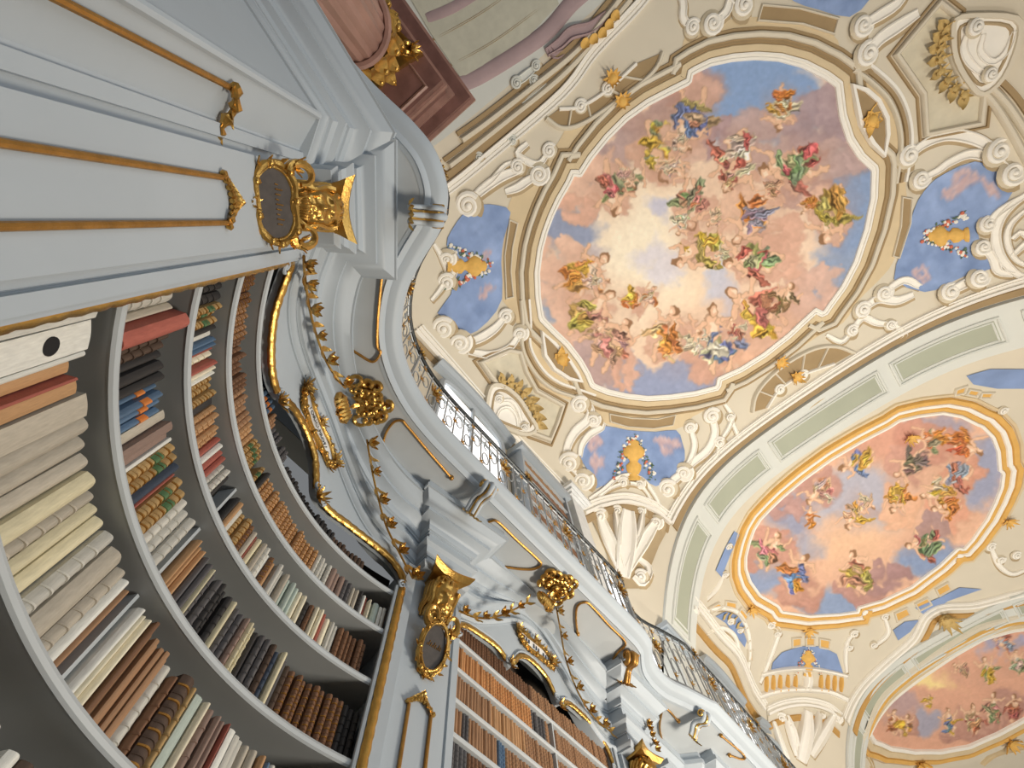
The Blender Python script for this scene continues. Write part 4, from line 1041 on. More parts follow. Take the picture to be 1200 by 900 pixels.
def orient(xy):
    a = np.array(xy); s = np.sum(a[:, 0] * np.roll(a[:, 1], -1) - np.roll(a[:, 0], -1) * a[:, 1])
    return 1 if s > 0 else -1      # right-hand normal points outwards for counter-clockwise
PXM = .0188
def mround(w, h): return [(-w, 0), (-w * .85, h * .6), (-w * .35, h), (w * .35, h), (w * .85, h * .6), (w, 0)]
def vstrap(pix, wpx, k, m, par, name='scroll_band', h=.07, taper=True, up=0.0):
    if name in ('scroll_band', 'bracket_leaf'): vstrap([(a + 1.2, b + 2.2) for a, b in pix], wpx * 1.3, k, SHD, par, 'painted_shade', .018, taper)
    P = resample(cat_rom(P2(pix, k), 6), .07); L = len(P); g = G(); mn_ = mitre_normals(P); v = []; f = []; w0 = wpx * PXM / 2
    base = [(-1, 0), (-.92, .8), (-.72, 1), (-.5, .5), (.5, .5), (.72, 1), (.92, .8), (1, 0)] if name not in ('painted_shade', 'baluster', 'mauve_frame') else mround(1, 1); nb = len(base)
    for i, (p, q) in enumerate(zip(P, mn_)):
        t_ = i / (L - 1); w = w0 * ((.45 + .55 * math.sin(math.pi * (.12 + .76 * t_))) if taper else 1); N = vnorm(p[0], p[1], k); q = q / np.hypot(*q)
        S = Vector((q[0], q[1], 0)); S = (S - N * S.dot(N)).normalized(); c = vpt(p[0], p[1], k, up)
        for a, b in base: v.append(c + S * (a * w) + N * (b * h * (.6 + .4 * math.sin(math.pi * t_))))
        # a groove down the middle
    for i in range(L - 1):
        for j in range(nb - 1): f.append((i * nb + j, i * nb + j + 1, (i + 1) * nb + j + 1, (i + 1) * nb + j))
    f.append(tuple(range(nb))); f.append(tuple((L - 1) * nb + j for j in range(nb - 1, -1, -1)))
    g.add(v, f); return g.build(name, m, par, sm=40)
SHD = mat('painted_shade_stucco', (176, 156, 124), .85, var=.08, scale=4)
DISC = mat('volute_ground_stucco', (206, 194, 170), .8)
def vvol(px, py, rpx, k, par, m=None, sgn=1, a0=0.0, name='volute', up=0.0):
    p = PV(px, py, k); N = vnorm(p[0], p[1], k); c = vpt(p[0], p[1], k); r = rpx * PXM
    fr = frame(c + N * (.03 + up), Vector((math.cos(a0), math.sin(a0), 0)), N)
    g = G(); g.add(*tube([fr @ (Vector(w) + Vector((0, 0, .05 * i / 29))) for i, w in enumerate(curl(r * .82, 2.1, .1, 30, sgn))], [r * .2 * (1 - .3 * i / 29) for i in range(30)], 6))
    gd = G(); gd.add(*ball(r, 1, 1, .22, 16, 6), fr @ Matrix.Translation((0, 0, -.02))); gd.build('volute_disc', DISC, par, sm=50)
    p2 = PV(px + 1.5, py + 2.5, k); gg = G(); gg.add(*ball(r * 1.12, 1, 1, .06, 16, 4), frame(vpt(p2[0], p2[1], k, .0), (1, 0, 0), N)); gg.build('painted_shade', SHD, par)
    g.add(*ball(r * .2, 1, 1, 1, 7, 5), fr @ Matrix.Translation((0, 0, .06)))
    return g.build(name, m or CREAM2, par, sm=50)
def vleaf(px, py, tx, ty, wpx, k, m, par, name='leaf', g=None, off=.03, crl=.15):
    a = PV(px, py, k); b = PV(tx, ty, k); N = vnorm(a[0], a[1], k); A = vpt(a[0], a[1], k, off); Bv = vpt(b[0], b[1], k, off)
    own = g is None; g = g or G(); L = (Bv - A).length
    g.add(*leaf(L, wpx * PXM / 2, crl), frame(A, Bv - A, N))
    return g.build(name, m, par) if own else g

# ------------------------------------------------------------------ painter for the frescoes (flat paint on the plaster)
class Canvas:
    def __init__(s, x0, y0, x1, y1, sc, seed, base):
        s.x0, s.y0, s.sc = x0, y0, sc; s.W = int((x1 - x0) * sc); s.H = int((y1 - y0) * sc)
        s.r = np.random.default_rng(seed)
        Y, X = np.mgrid[0:s.H, 0:s.W]; s.X = X / sc + x0; s.Y = Y / sc + y0
        s.img = np.zeros((s.H, s.W, 3)) + np.array(base, float)
        s.n1 = s.noise(38); s.n2 = s.noise(16); s.n3 = s.noise(7); s.n4 = s.noise(3.5)
        s.WX = s.X + 9 * s.n1 + 5 * s.n2 + 2 * s.n3; s.WY = s.Y + 9 * s.noise(34) + 5 * s.noise(15) + 2 * s.noise(6)
    def noise(s, cell):
        gh = int(s.H / s.sc / cell) + 3; gw = int(s.W / s.sc / cell) + 3; q = s.r.standard_normal((gh, gw))
        yy = np.arange(s.H) / s.sc / cell; xx = np.arange(s.W) / s.sc / cell; yi = yy.astype(int); xi = xx.astype(int)
        fy = yy - yi; fx = xx - xi; fy = fy * fy * (3 - 2 * fy); fx = fx * fx * (3 - 2 * fx)
        a = q[yi][:, xi]; b = q[yi][:, xi + 1]; c = q[yi + 1][:, xi]; d = q[yi + 1][:, xi + 1]
        return (a * (1 - fx) + b * fx) * (1 - fy)[:, None] + (c * (1 - fx) + d * fx) * fy[:, None]
    def put(s, mask, col): s.img += mask[..., None] * (np.array(col, float) - s.img)
    def ell(s, x, y, rx, ry, a, warp=1.0):
        X = s.X + (s.WX - s.X) * warp - x; Y = s.Y + (s.WY - s.Y) * warp - y; c, d = math.cos(a), math.sin(a)
        return np.sqrt(((X * c + Y * d) / rx) ** 2 + ((-X * d + Y * c) / ry) ** 2)
    def blob(s, x, y, rx, ry, col, soft=.25, a=0.0, amt=1.0, warp=1.0):
        R_ = max(rx, ry) * (1 + soft) + 55 * warp
        sl = (slice(max(0, int((y - R_ - s.y0) * s.sc)), max(0, int((y + R_ - s.y0) * s.sc))), slice(max(0, int((x - R_ - s.x0) * s.sc)), max(0, int((x + R_ - s.x0) * s.sc))))
        X = s.X[sl]; Y = s.Y[sl]
        if X.size == 0: return
        X = X + (s.WX[sl] - X) * warp - x; Y = Y + (s.WY[sl] - Y) * warp - y; c, d = math.cos(a), math.sin(a)
        r = np.sqrt(((X * c + Y * d) / rx) ** 2 + ((-X * d + Y * c) / ry) ** 2)
        m = np.clip((1 + soft - r) / (2 * soft), 0, 1); q = s.img[sl]; q += (m * m * (3 - 2 * m) * amt)[..., None] * (np.array(col, float) - q)
    def cloud(s, x, y, r, col, dark, light, n=6):
        for i in range(n):
            a = 6.283 * i / n + s.r.uniform(-.4, .4); q = r * s.r.uniform(.38, .6); cx = x + math.cos(a) * r * .6; cy = y + math.sin(a) * r * .5
            s.blob(cx, cy, q, q * .85, dark, .2, 0, .35, .8); s.blob(cx - q * .12, cy - q * .16, q * .92, q * .78, col, .22, 0, .9, .8); s.blob(cx - q * .3, cy - q * .3, q * .5, q * .38, light, .6, 0, .5, .8)
    def stroke(s, pts, w, col, amt=1.0):
        for (ax, ay), (bx, by) in zip(pts, pts[1:]):
            dx, dy = bx - ax, by - ay; L = dx * dx + dy * dy + 1e-9
            x0 = max(0, int((min(ax, bx) - w - 3 - s.x0) * s.sc)); x1 = int((max(ax, bx) + w + 3 - s.x0) * s.sc); y0 = max(0, int((min(ay, by) - w - 3 - s.y0) * s.sc)); y1 = int((max(ay, by) + w + 3 - s.y0) * s.sc)
            X = s.X[y0:y1, x0:x1]; Y = s.Y[y0:y1, x0:x1]
            if X.size == 0: continue
            t = np.clip(((X - ax) * dx + (Y - ay) * dy) / L, 0, 1); d = np.hypot(X - ax - t * dx, Y - ay - t * dy)
            m = np.clip((w - d) / .9 + .5, 0, 1) * amt; q = s.img[y0:y1, x0:x1]; q += m[..., None] * (np.array(col, float) - q)
    def drape(s, x, y, rx, ry, a, col):
        x0 = max(0, int((x - 2 * max(rx, ry) - s.x0) * s.sc)); x1 = int((x + 2 * max(rx, ry) - s.x0) * s.sc); y0 = max(0, int((y - 2 * max(rx, ry) - s.y0) * s.sc)); y1 = int((y + 2 * max(rx, ry) - s.y0) * s.sc)
        sl = (slice(y0, y1), slice(x0, x1)); X = s.X[sl] + 1.4 * s.n3[sl] + .8 * s.n4[sl] - x; Y = s.Y[sl] + 1.4 * s.n3[sl] - .8 * s.n4[sl] - y
        if X.size == 0: return
        c, d = math.cos(a), math.sin(a); u = (X * c + Y * d) / rx; v = (-X * d + Y * c) / ry; r = np.hypot(u, v)
        m = np.clip((1.08 - r) / .16, 0, 1); ph = s.r.uniform(0, 6)
        fold = .80 + .26 * np.sin(3.2 * v * 2.2 + 1.6 * u + ph + s.n3[sl] * .8) + .14 * np.sin(7 * v - 3 * u + ph) - .18 * np.clip(v, -1, 1)
        c3 = np.array(col, float)[None, None] * np.clip(fold, .35, 1.25)[..., None] + 26 * np.clip(fold - 1, 0, 1)[..., None]
        q = s.img[sl]; q += m[..., None] * (np.clip(c3, 0, 255) - q)
    def figure(s, x, y, h, a, c1, c2=None, skin=(236, 192, 160)):
        """generic draped figure, a = direction of the head"""
        rr = s.r; ux, uy = math.cos(a), math.sin(a); vx, vy = -uy, ux; sg = rr.choice((-1, 1)); mixc = lambda c: tuple(.80 * q + .20 * w for q, w in zip(c, (244, 214, 186)))
        c1 = mixc(c1); c2 = mixc(c2) if c2 else None
        P = lambda f, g_: (x + ux * f * h + vx * g_ * h, y + uy * f * h + vy * g_ * h)
        dk = tuple(.78 * q for q in skin); lt = (253, 232, 208); jit = lambda c: tuple(np.clip(np.array(c) + rr.normal(0, 9, 3), 0, 255))
        s.blob(*P(-.1, 0), .5 * h, .36 * h, (196, 152, 132), .7, a, .35, .6)
        s.drape(*P(.02, .30 * sg), .30 * h, .09 * h, a + 1.9 * sg + rr.uniform(-.4, .4), c2 or c1)
        for e in (-1, 1):
            k = P(-.24, .14 * e + .14 * sg); ft = P(-.46 - .08 * rr.random(), .07 * e + .24 * sg * rr.random())
            s.stroke([P(-.1, .1 * e), k], .062 * h, dk); s.stroke([k, ft], .045 * h, dk); s.stroke([P(-.1, .1 * e), k], .05 * h, skin); s.stroke([k, ft], .034 * h, skin); s.stroke([P(-.14, .1 * e + .02), k], .02 * h, lt, .6)
        for i in range(9):
            c = c1 if (c2 is None or i % 3 != 1) else c2
            s.drape(*P(rr.uniform(-.36, .06), rr.uniform(-.17, .17) + .07 * sg), rr.uniform(.13, .25) * h, rr.uniform(.055, .11) * h, a + .45 * sg + rr.normal(0, .55), jit(c))
        s.stroke([P(.04, 0), P(.25, 0)], .112 * h, dk); s.stroke([P(.05, .01), P(.24, .01)], .096 * h, skin); s.stroke([P(.1, .03), P(.21, .03)], .045 * h, lt, .7)
        for e in (-1, 1):
            el = P(.16 + .12 * rr.uniform(-1, 1), .23 * e); hd = P(.22 + .26 * rr.uniform(-.5, 1), (.28 + .12 * rr.random()) * e)
            s.stroke([P(.24, .1 * e), el], .048 * h, dk); s.stroke([el, hd], .036 * h, dk); s.stroke([P(.24, .1 * e), el], .038 * h, skin); s.stroke([el, hd], .028 * h, skin)
        for i in range(3): s.drape(*P(rr.uniform(-.05, .16), rr.uniform(-.16, .1) * sg), rr.uniform(.10, .17) * h, rr.uniform(.04, .07) * h, a + 1.0 * sg + rr.normal(0, .5), jit(c1 if i else (c2 or c1)))
        s.stroke([P(.40, .02), P(.42, .02)], .085 * h, (150, 112, 82)); s.stroke([P(.385, .03 * sg), P(.405, .03 * sg)], .062 * h, skin); s.stroke([P(.39, .05 * sg), P(.40, .05 * sg)], .03 * h, lt, .8)
    def finish(s, amp=1.1, wash=.04):
        """brushy break-up of the edges and a pale limewash"""
        yy, xx = np.mgrid[0:s.H, 0:s.W]
        i = np.clip(xx + amp * s.sc * (s.n4 + .6 * s.n3), 0, s.W - 1).astype(int); j = np.clip(yy + amp * s.sc * (np.roll(s.n4, 37, 1) + .6 * np.roll(s.n3, 53, 0)), 0, s.H - 1).astype(int)
        im = s.img[j, i]; bl = (im + np.roll(im, 1, 0) + np.roll(im, -1, 0) + np.roll(im, 1, 1) + np.roll(im, -1, 1)) / 5
        s.img = (1 - wash) * bl + wash * np.array((250, 234, 214)) + (s.n4 * 2.2 + s.n3 * 1.6)[..., None]
    def sample(s, px, py):
        i = np.clip((np.asarray(px) - s.x0) * s.sc, 0, s.W - 1.001); j = np.clip((np.asarray(py) - s.y0) * s.sc, 0, s.H - 1.001)
        i0 = i.astype(int); j0 = j.astype(int); fx = (i - i0)[:, None]; fy = (j - j0)[:, None]
        im = np.clip(s.img, 0, 255)
        return (im[j0, i0] * (1 - fx) + im[j0, i0 + 1] * fx) * (1 - fy) + (im[j0 + 1, i0] * (1 - fx) + im[j0 + 1, i0 + 1] * fx) * fy
def image_coords(P):
    """room point -> image pixel coordinates, projected through the camera"""
    P = np.asarray(P); A_ = np.stack([AX, AY, AZ]); v = P @ A_
    return 600 + FPX * v[:, 0] / v[:, 2], 450 + FPX * v[:, 1] / v[:, 2]
def fresco(outline, k, canvas, par, label, nseg, nring, off=.012):
    O = resample(P2(outline + [outline[0]], k), .01); L = len(O); idx = np.linspace(0, L - 1, nseg + 1)[:-1]
    O = np.array(O)[idx.astype(int)]; c = O.mean(0); O = O[np.argsort(np.arctan2(O[:, 1] - c[1], O[:, 0] - c[0]))]
    T = np.linspace(0, 1, nring + 1)[1:]; XY = (c[None, None] + (O - c)[None] * T[:, None, None]).reshape(-1, 2); XY = np.vstack([XY, c[None]])
    U_ = (XY[:, 0] - XC) / HA; V_ = np.clip((XY[:, 1] - YCS[k]) / HBS[k], -1, 1); Z = HC - .55 * U_ ** 2 - 2.9 * U_ ** 4 * (.27 + .73 * V_ ** 4) - .2 * V_ ** 2 - off; P = np.column_stack([XY, Z])
    rgb = lin(canvas.sample(*image_coords(P)))
    i = np.arange(nseg); f = []
    for r in range(nring - 1):
        a = r * nseg + i; b = r * nseg + (i + 1) % nseg; f.append(np.stack([a, b, b + nseg, a + nseg], 1))
    quads = np.concatenate(f); tri = np.stack([i, np.full(nseg, len(P) - 1), (i + 1) % nseg], 1)
    me = bpy.data.meshes.new('fresco')
    me.from_pydata(P - np.array(wl(par)), [], quads.tolist() + tri.tolist())
    at_ = me.color_attributes.new('paint', 'FLOAT_COLOR', 'POINT'); at_.data.foreach_set('color', np.column_stack([rgb, np.ones(len(P))]).astype(np.float32).ravel())
    me.polygons.foreach_set('use_smooth', [True] * len(me.polygons)); me.materials.append(FRESCO)
    o = bpy.data.objects.new('fresco', me); COL.objects.link(o); o.parent = par; o['label'] = label
    return O
FRESCO = paint_mat('fresco_paint')
PEACH, PINK, LILAC, BLUE, GLOW_, ROSE = (243, 214, 190), (232, 192, 170), (190, 164, 162), (142, 170, 214), (253, 240, 216), (224, 178, 156)
cv = Canvas(600, 40, 1060, 490, 2, 5, PEACH)
for x, y, rx, ry, c, sf in ((770, 300, 120, 110, (250, 222, 192), .8), (745, 290, 60, 70, GLOW_, .9), (880, 110, 85, 55, BLUE, .2), (800, 105, 40, 25, (190, 150, 140), .4), (1000, 260, 45, 75, (140, 162, 200), .25), (985, 330, 40, 40, (150, 166, 196), .25), (655, 265, 38, 32, (152, 162, 190), .25), (640, 352, 22, 26, (160, 170, 192), .3), (775, 450, 75, 28, (154, 164, 196), .2), (890, 405, 26, 14, (160, 168, 200), .3), (700, 430, 30, 25, (170, 168, 186), .4), (770, 305, 22, 26, (226, 220, 226), .5), (768, 242, 14, 14, (206, 204, 220), .6), (855, 345, 26, 16, (206, 206, 220), .5), (690, 300, 26, 20, (206, 200, 206), .6)):
    cv.blob(x, y, rx, ry, c, sf)
for x, y, r, c in ((715, 170, 46, LILAC), (690, 205, 36, PINK), (672, 240, 26, ROSE), (750, 130, 40, (186, 156, 150)), (845, 165, 36, (180, 150, 152)), (900, 165, 44, LILAC), (960, 150, 46, (172, 150, 156)), (985, 185, 30, LILAC), (940, 215, 40, (190, 156, 148)), (960, 240, 28, PINK), (650, 300, 30, PINK), (655, 345, 32, PINK), (668, 395, 34, PINK), (690, 430, 28, LILAC), (735, 435, 26, ROSE), (830, 420, 34, (212, 166, 146)), (865, 405, 40, (226, 180, 152)), (915, 385, 44, (226, 184, 160)), (960, 345, 36, (218, 180, 164)), (905, 280, 36, ROSE), (915, 315, 24, ROSE), (815, 110, 24, (216, 176, 160)), (790, 180, 30, (226, 190, 172)), (870, 245, 30, (232, 192, 166))):
    cv.cloud(x, y, r, c, tuple(.88 * q for q in c), tuple(min(255, 1.08 * q + 8) for q in c))
YEL, ORG, GRN, BLU, RED, WHT, LIL, OLV, BRN = (236, 184, 60), (230, 136, 56), (140, 162, 112), (98, 132, 196), (190, 98, 82), (240, 230, 196), (164, 158, 190), (188, 172, 76), (140, 104, 66)
for x, y, h, a, c1, c2 in ((768, 178, 62, 1.2, YEL, GRN), (802, 142, 62, 1.6, BLU, (180, 150, 110)), (716, 222, 56, 1.3, (206, 120, 104), GRN), (790, 200, 34, .4, (244, 206, 176), None), (912, 128, 44, 1.5, ORG, WHT), (866, 192, 64, 2.0, WHT, RED), (925, 190, 64, 2.8, GRN, (200, 110, 98)), (970, 252, 58, 1.7, (200, 150, 60), OLV), (886, 262, 60, 2.4, LIL, ORG), (880, 302, 56, 2.9, GRN, RED), (815, 240, 50, 1.7, (224, 140, 118), GRN), (815, 290, 56, 2.4, YEL, OLV), (800, 262, 26, 2.0, WHT, None), (683, 318, 60, -.6, YEL, ORG), (692, 362, 58, -.7, OLV, (210, 140, 128)), (722, 402, 56, -1.1, (216, 148, 136), (206, 170, 130)), (745, 352, 30, -.4, ORG, YEL), (788, 390, 54, -1.5, ORG, (244, 200, 140)), (834, 396, 66, -1.6, WHT, BLU), (880, 366, 64, -2.4, YEL, RED), (920, 352, 38, -1.2, BRN, None), (700, 330, 26, -.2, (240, 214, 190), None), (845, 300, 22, 2.8, WHT, None), (795, 170, 26, .3, (240, 206, 176), None), (735, 210, 24, .8, (236, 200, 170), None), (760, 345, 22, -.9, (250, 214, 180), ORG), (905, 225, 26, 2.5, (226, 160, 130), None), (838, 255, 22, 2.2, (244, 206, 170), None), (855, 215, 24, 2.4, (230, 190, 150), RED), (700, 385, 24, -.8, (226, 170, 150), None), (815, 400, 24, -1.2, WHT, None), (860, 385, 24, -2.0, RED, WHT), (945, 240, 22, 2.0, ORG, None)):
    cv.cloud(x, y + .12 * h, .42 * h, (222, 178, 154), (184, 140, 124), (240, 206, 184), 4)
    cv.figure(x, y, h * 1.2, a, c1, c2)
OUTF1 = [(667, 216), (656, 235), (647.5, 253), (640, 273), (634.7, 292.5), (631, 320), (632, 347.5), (635.6, 372), (649, 386), (666, 402), (680.5, 421), (689.7, 437), (695, 450), (712, 457), (734, 462), (759, 464.7), (785, 463), (814, 459), (839, 452.5), (840.5, 443), (867, 431), (894, 414), (922, 392), (940, 375), (954.7, 361.5), (964, 366), (969, 358.5), (986, 335), (1000.5, 307), (1013, 269), (1020.7, 232), (1021.6, 199), (1006, 184.7), (993, 164.5), (984, 137), (979.4, 101), (965.7, 91), (940, 78), (912.5, 70.6), (885, 68.8), (857.5, 71), (832, 76.5), (810.5, 87), (808, 98), (785, 109.5), (759, 123), (734, 141), (712, 163), (693, 186.5), (680, 207), (672, 205)]
c0 = VA[0]
cv.finish()
O1 = fresco(OUTF1, 0, cv, c0, 'painted sky with peach clouds and draped floating figures', 700, 190)
o1 = [np.array(p) for p in resample(P2(OUTF1 + [OUTF1[0]], 0), .06)][:-1]; s1 = orient(o1)
FIELD1 = [(603, 224), (590, 260), (584, 300), (586, 345), (598, 364), (608, 388), (606, 412), (616, 434), (634, 453), (658, 466), (683, 474), (702, 492), (735, 503), (792, 503), (812, 488), (848, 470), (866, 452), (905, 430), (960, 393), (988, 378), (1006, 352), (1030, 328), (1046, 308), (1058, 275), (1063, 240), (1061, 215), (1063, 190), (1060, 160), (1050, 130), (1032, 106), (1005, 86), (986, 60), (977, 42), (940, 28), (890, 20), (850, 24), (806, 38), (795, 70), (770, 78), (735, 92), (700, 112), (670, 140), (655, 165), (640, 186), (622, 202)]
vpatch(cat_rom(P2(FIELD1, 0), 3, True), 0, .006, TAN, c0, 'frame_field')
vband(o1, 0, [(-.03, 0), (-.02, .05), (.02, .06), (.03, .035), (.055, .035), (.065, .06), (.10, .06), (.11, .02)], CREAM2, c0, 'inner_fillet', True, s1)
vband(o1, 0, [(.11, .01), (.12, .045), (.22, .05), (.24, .02)], TAN, c0, 'frame_flat', True, s1)
vband(o1, 0, [(.24, .015), (.26, .04), (.30, .03), (.32, .05)], BROWN, c0, 'frame_groove', True, s1)
vband(o1, 0, [(.32, .03), (.34, .075), (.39, .09), (.42, .07), (.43, .02)], CREAM, c0, 'outer_torus', True, s1)
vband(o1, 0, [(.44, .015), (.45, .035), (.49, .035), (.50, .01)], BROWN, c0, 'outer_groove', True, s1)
# rosette lenses at the two ends
LENS = [[(634, 390), (648, 402), (664, 420), (675, 437), (679, 446), (665, 443), (648, 432), (637, 416)], [(997, 101), (1012, 106), (1026, 118), (1036, 138), (1037, 158), (1033, 181), (1020, 168), (1006, 145)]]
for q, (rx, ry) in zip(LENS, ((655, 421), (1018, 141))):
    xy = P2(q, 0); vpatch(xy, 0, .105, BROWN, c0, 'lens_panel'); vband(xy, 0, [(-.04, .10), (-.03, .14), (.03, .14), (.05, .0)], CREAM2, c0, 'lens_border', True, orient(xy))
    g = G(); p = PV(rx, ry, 0); N = vnorm(*p, 0); fr = frame(vpt(p[0], p[1], 0, .12), Vector((1, 0, 0)), N)
    for kk in range(8): g.add(*leaf(.32 if kk % 4 == 1 else .20, .10, .06), fr @ Matrix.Rotation(kk * math.pi / 4 + .1, 4, 'Z'))
    g.add(*ball(.11, 1, 1, .6, 10, 6), fr); g.build('rosette', URN, c0)
for q in ([(610, 352), (612, 380), (611, 404), (618, 424), (632, 444), (650, 457), (670, 464), (694, 472)], [(1000, 82), (1020, 96), (1040, 116), (1051, 140), (1055, 165), (1053, 190), (1049, 215)]):
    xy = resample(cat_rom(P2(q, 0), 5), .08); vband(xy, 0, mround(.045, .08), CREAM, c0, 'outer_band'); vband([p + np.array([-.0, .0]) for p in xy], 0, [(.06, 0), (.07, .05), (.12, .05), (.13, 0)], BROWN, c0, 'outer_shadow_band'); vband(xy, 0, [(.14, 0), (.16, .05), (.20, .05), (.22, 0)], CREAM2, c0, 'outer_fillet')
def vpanel(quad, k, par, m=BROWN, b=CREAM, w=.02, name='coffer'):
    xy = P2(quad, k); xy = resample(xy + [xy[0]], .25)[:-1] if False else xy
    vpatch(xy, k, .018, m, par, name); vband(xy, k, mround(w, .05), b, par, name + '_border', True, orient(xy))
for q in ([(714, 485), (740, 490), (770, 491), (791, 486), (788, 498), (765, 502), (735, 500), (715, 494)], [(597, 258), (606, 262), (600, 290), (598, 318), (601, 348), (593, 350), (591, 300)], [(1046, 300), (1053, 302), (1066, 262), (1068, 233), (1057, 231), (1055, 265)], [(893, 6), (937, 10), (982, 22), (977, 40), (940, 28), (888, 24)]):
    vpanel(q, 0, c0)
# sky panels in the four corners
SKY = [[(708, 499), (735, 504), (768, 506), (792, 504), (799, 518), (802, 538), (787, 558), (768, 570), (752, 560), (739, 557), (722, 560), (695, 574), (689, 552), (677, 530), (691, 508)],
       [(528, 271), (545, 248), (563, 240), (584, 241), (598, 249), (590, 280), (587, 308), (588, 350), (571, 377), (547, 393), (531, 377), (512, 367), (528, 345), (530, 313), (523, 287)],
       [(1075, 235), (1090, 215), (1107, 203), (1142, 189), (1167, 199), (1189, 220), (1167, 249), (1146, 275), (1155, 300), (1160, 315), (1133, 322), (1107, 334), (1083, 342), (1047, 327), (1058, 290), (1066, 260)],
       [(925, -12), (930, 2), (960, 12), (995, 20), (1018, 0), (1015, -14)]]
def sky_paint(poly, k, par, cvs, off=.022):
    xy = cat_rom(P2(poly, k), 2, True); v, f = fill2d([tuple(p) for p in xy], 0, .06); P = np.array([tuple(vpt(p[0], p[1], k, off)) for p in v])
    me = bpy.data.meshes.new('sky_panel'); me.from_pydata(P - np.array(wl(par)), [], f); rgb = lin(cvs.sample(*image_coords(P)))
    at_ = me.color_attributes.new('paint', 'FLOAT_COLOR', 'POINT'); at_.data.foreach_set('color', np.column_stack([rgb, np.ones(len(P))]).astype(np.float32).ravel())
    me.polygons.foreach_set('use_smooth', [True] * len(me.polygons)); me.materials.append(FRESCO); o = bpy.data.objects.new('sky_panel', me); COL.objects.link(o); o.parent = par
cvk = Canvas(500, -20, 1200, 590, 1, 3, (142, 164, 206))
cvk.img += (cvk.n1 * 6 + cvk.n2 * 6 + cvk.n3 * 5)[..., None]
for x, y, r in ((690, 522, 13), (697, 542, 9), (770, 524, 12), (1142, 216, 16), (1122, 226, 12), (1165, 222, 12), (1078, 326, 12), (1066, 316, 9), (578, 338, 12), (582, 288, 10), (570, 352, 8)): cvk.cloud(x, y, r, (204, 176, 178), (176, 152, 164), (226, 206, 204), 4)
for q in SKY: sky_paint(q, 0, c0, cvk)
FLC = [mat('flower_white', (240, 236, 226), .8), mat('flower_coral', (214, 120, 96), .8), mat('flower_leaf', (96, 118, 96), .8)]
def urn(cx, cy, ux, uy, sc, k, par, seed):
    rr = random.Random(seed); L = math.hypot(ux, uy); ux, uy = ux / L, uy / L; vx, vy = -uy, ux
    Q = lambda a, b: (cx + (ux * a + vx * b) * sc, cy + (uy * a + vy * b) * sc)
    prof = [(-26, 9), (-22, 8), (-20, 5), (-14, 8.5), (-8, 9), (-4, 4.5), (-1, 6), (3, 11.5), (8, 13), (12, 11), (14, 9.5), (16, 6), (20, 6), (22, 2)]
    g = G(); v = []; f = []; m_ = 7
    for a, r in prof:
        for j in range(m_):
            w = math.pi * j / (m_ - 1); p = PV(*Q(a, r * math.cos(w)), k); v.append(vpt(p[0], p[1], k, .03 + .10 * math.sin(w) * r / 13))
    for i in range(len(prof) - 1):
        for j in range(m_ - 1): f.append((i * m_ + j, i * m_ + j + 1, (i + 1) * m_ + j + 1, (i + 1) * m_ + j))
    g.add(v, f); u = g.build('urn', URN, par, sm=50)
    gs_ = [G(), G(), G()]
    for i in range(130):
        side = rr.choice((-1, 1)); t = rr.random()
        a = 26 - 50 * t + rr.uniform(-3, 3); b = side * (3 + 20 * t + rr.uniform(-4, 4))
        p = PV(*Q(a, b), k); N = vnorm(p[0], p[1], k); kk = rr.choice((0, 0, 1, 2, 2)); r = rr.uniform(1.1, 2.4) * sc * PXM
        if kk < 2: gs_[kk].add(*ball(r, 1, 1, .5, 6, 4), frame(vpt(p[0], p[1], k, .04), (1, 0, 0), N))
        else: gs_[kk].add(*leaf(r * 2.2, r * .6, .2, 3), frame(vpt(p[0], p[1], k, .035), (rr.uniform(-1, 1), rr.uniform(-1, 1), 0), N))
    for gg, m_, n_ in zip(gs_, FLC, ('white_blossoms', 'coral_blossoms', 'garland_leaves')): gg.build(n_, m_, par, kind='stuff')
urn(742, 537, 0, -1, 1.0, 0, c0, 1); urn(548, 312, 1, 0, 1.0, 0, c0, 2); urn(1108, 276, -1, 0.05, 1.0, 0, c0, 3)
# volutes and scroll bands
for x, y, r, s in ((678, 474, 13, 1), (694, 492, 11, -1), (665, 542, 15, 1), (682, 563, 15, -1), (729, 565, 8, 1), (749, 567, 8, -1), (833, 487, 13, 1), (808, 500, 10, -1), (842, 518, 9, 1), (800, 554, 14, -1), (781, 573, 14, 1),
                   (547, 241, 15, 1), (523, 304, 11, -1), (522, 331, 11, 1), (518, 385, 14, 1), (538, 402, 15, -1), (592, 371, 10, 1), (609, 391, 11, -1), (643, 177, 9, 1), (631, 205, 13, -1), (606, 196, 9, 1),
                   (1016, 64, 14, 1), (1010, 30, 12, -1), (1064, 183, 13, 1), (1078, 210, 12, -1), (1169, 178, 15, 1), (1186, 203, 15, -1), (1157, 263, 11, 1), (1151, 289, 11, -1), (1010, 363, 12, 1), (1035, 343, 12, -1), (998, 387, 9, 1), (1043, 380, 8, -1), (1113, 342, 13, 1), (1147, 325, 13, -1),
                   (811, 33, 9, 1), (834, 28, 12, -1), (871, 7, 12, 1), (855, 488, 7, -1)):
    vvol(x, y, r, 0, c0, sgn=s)
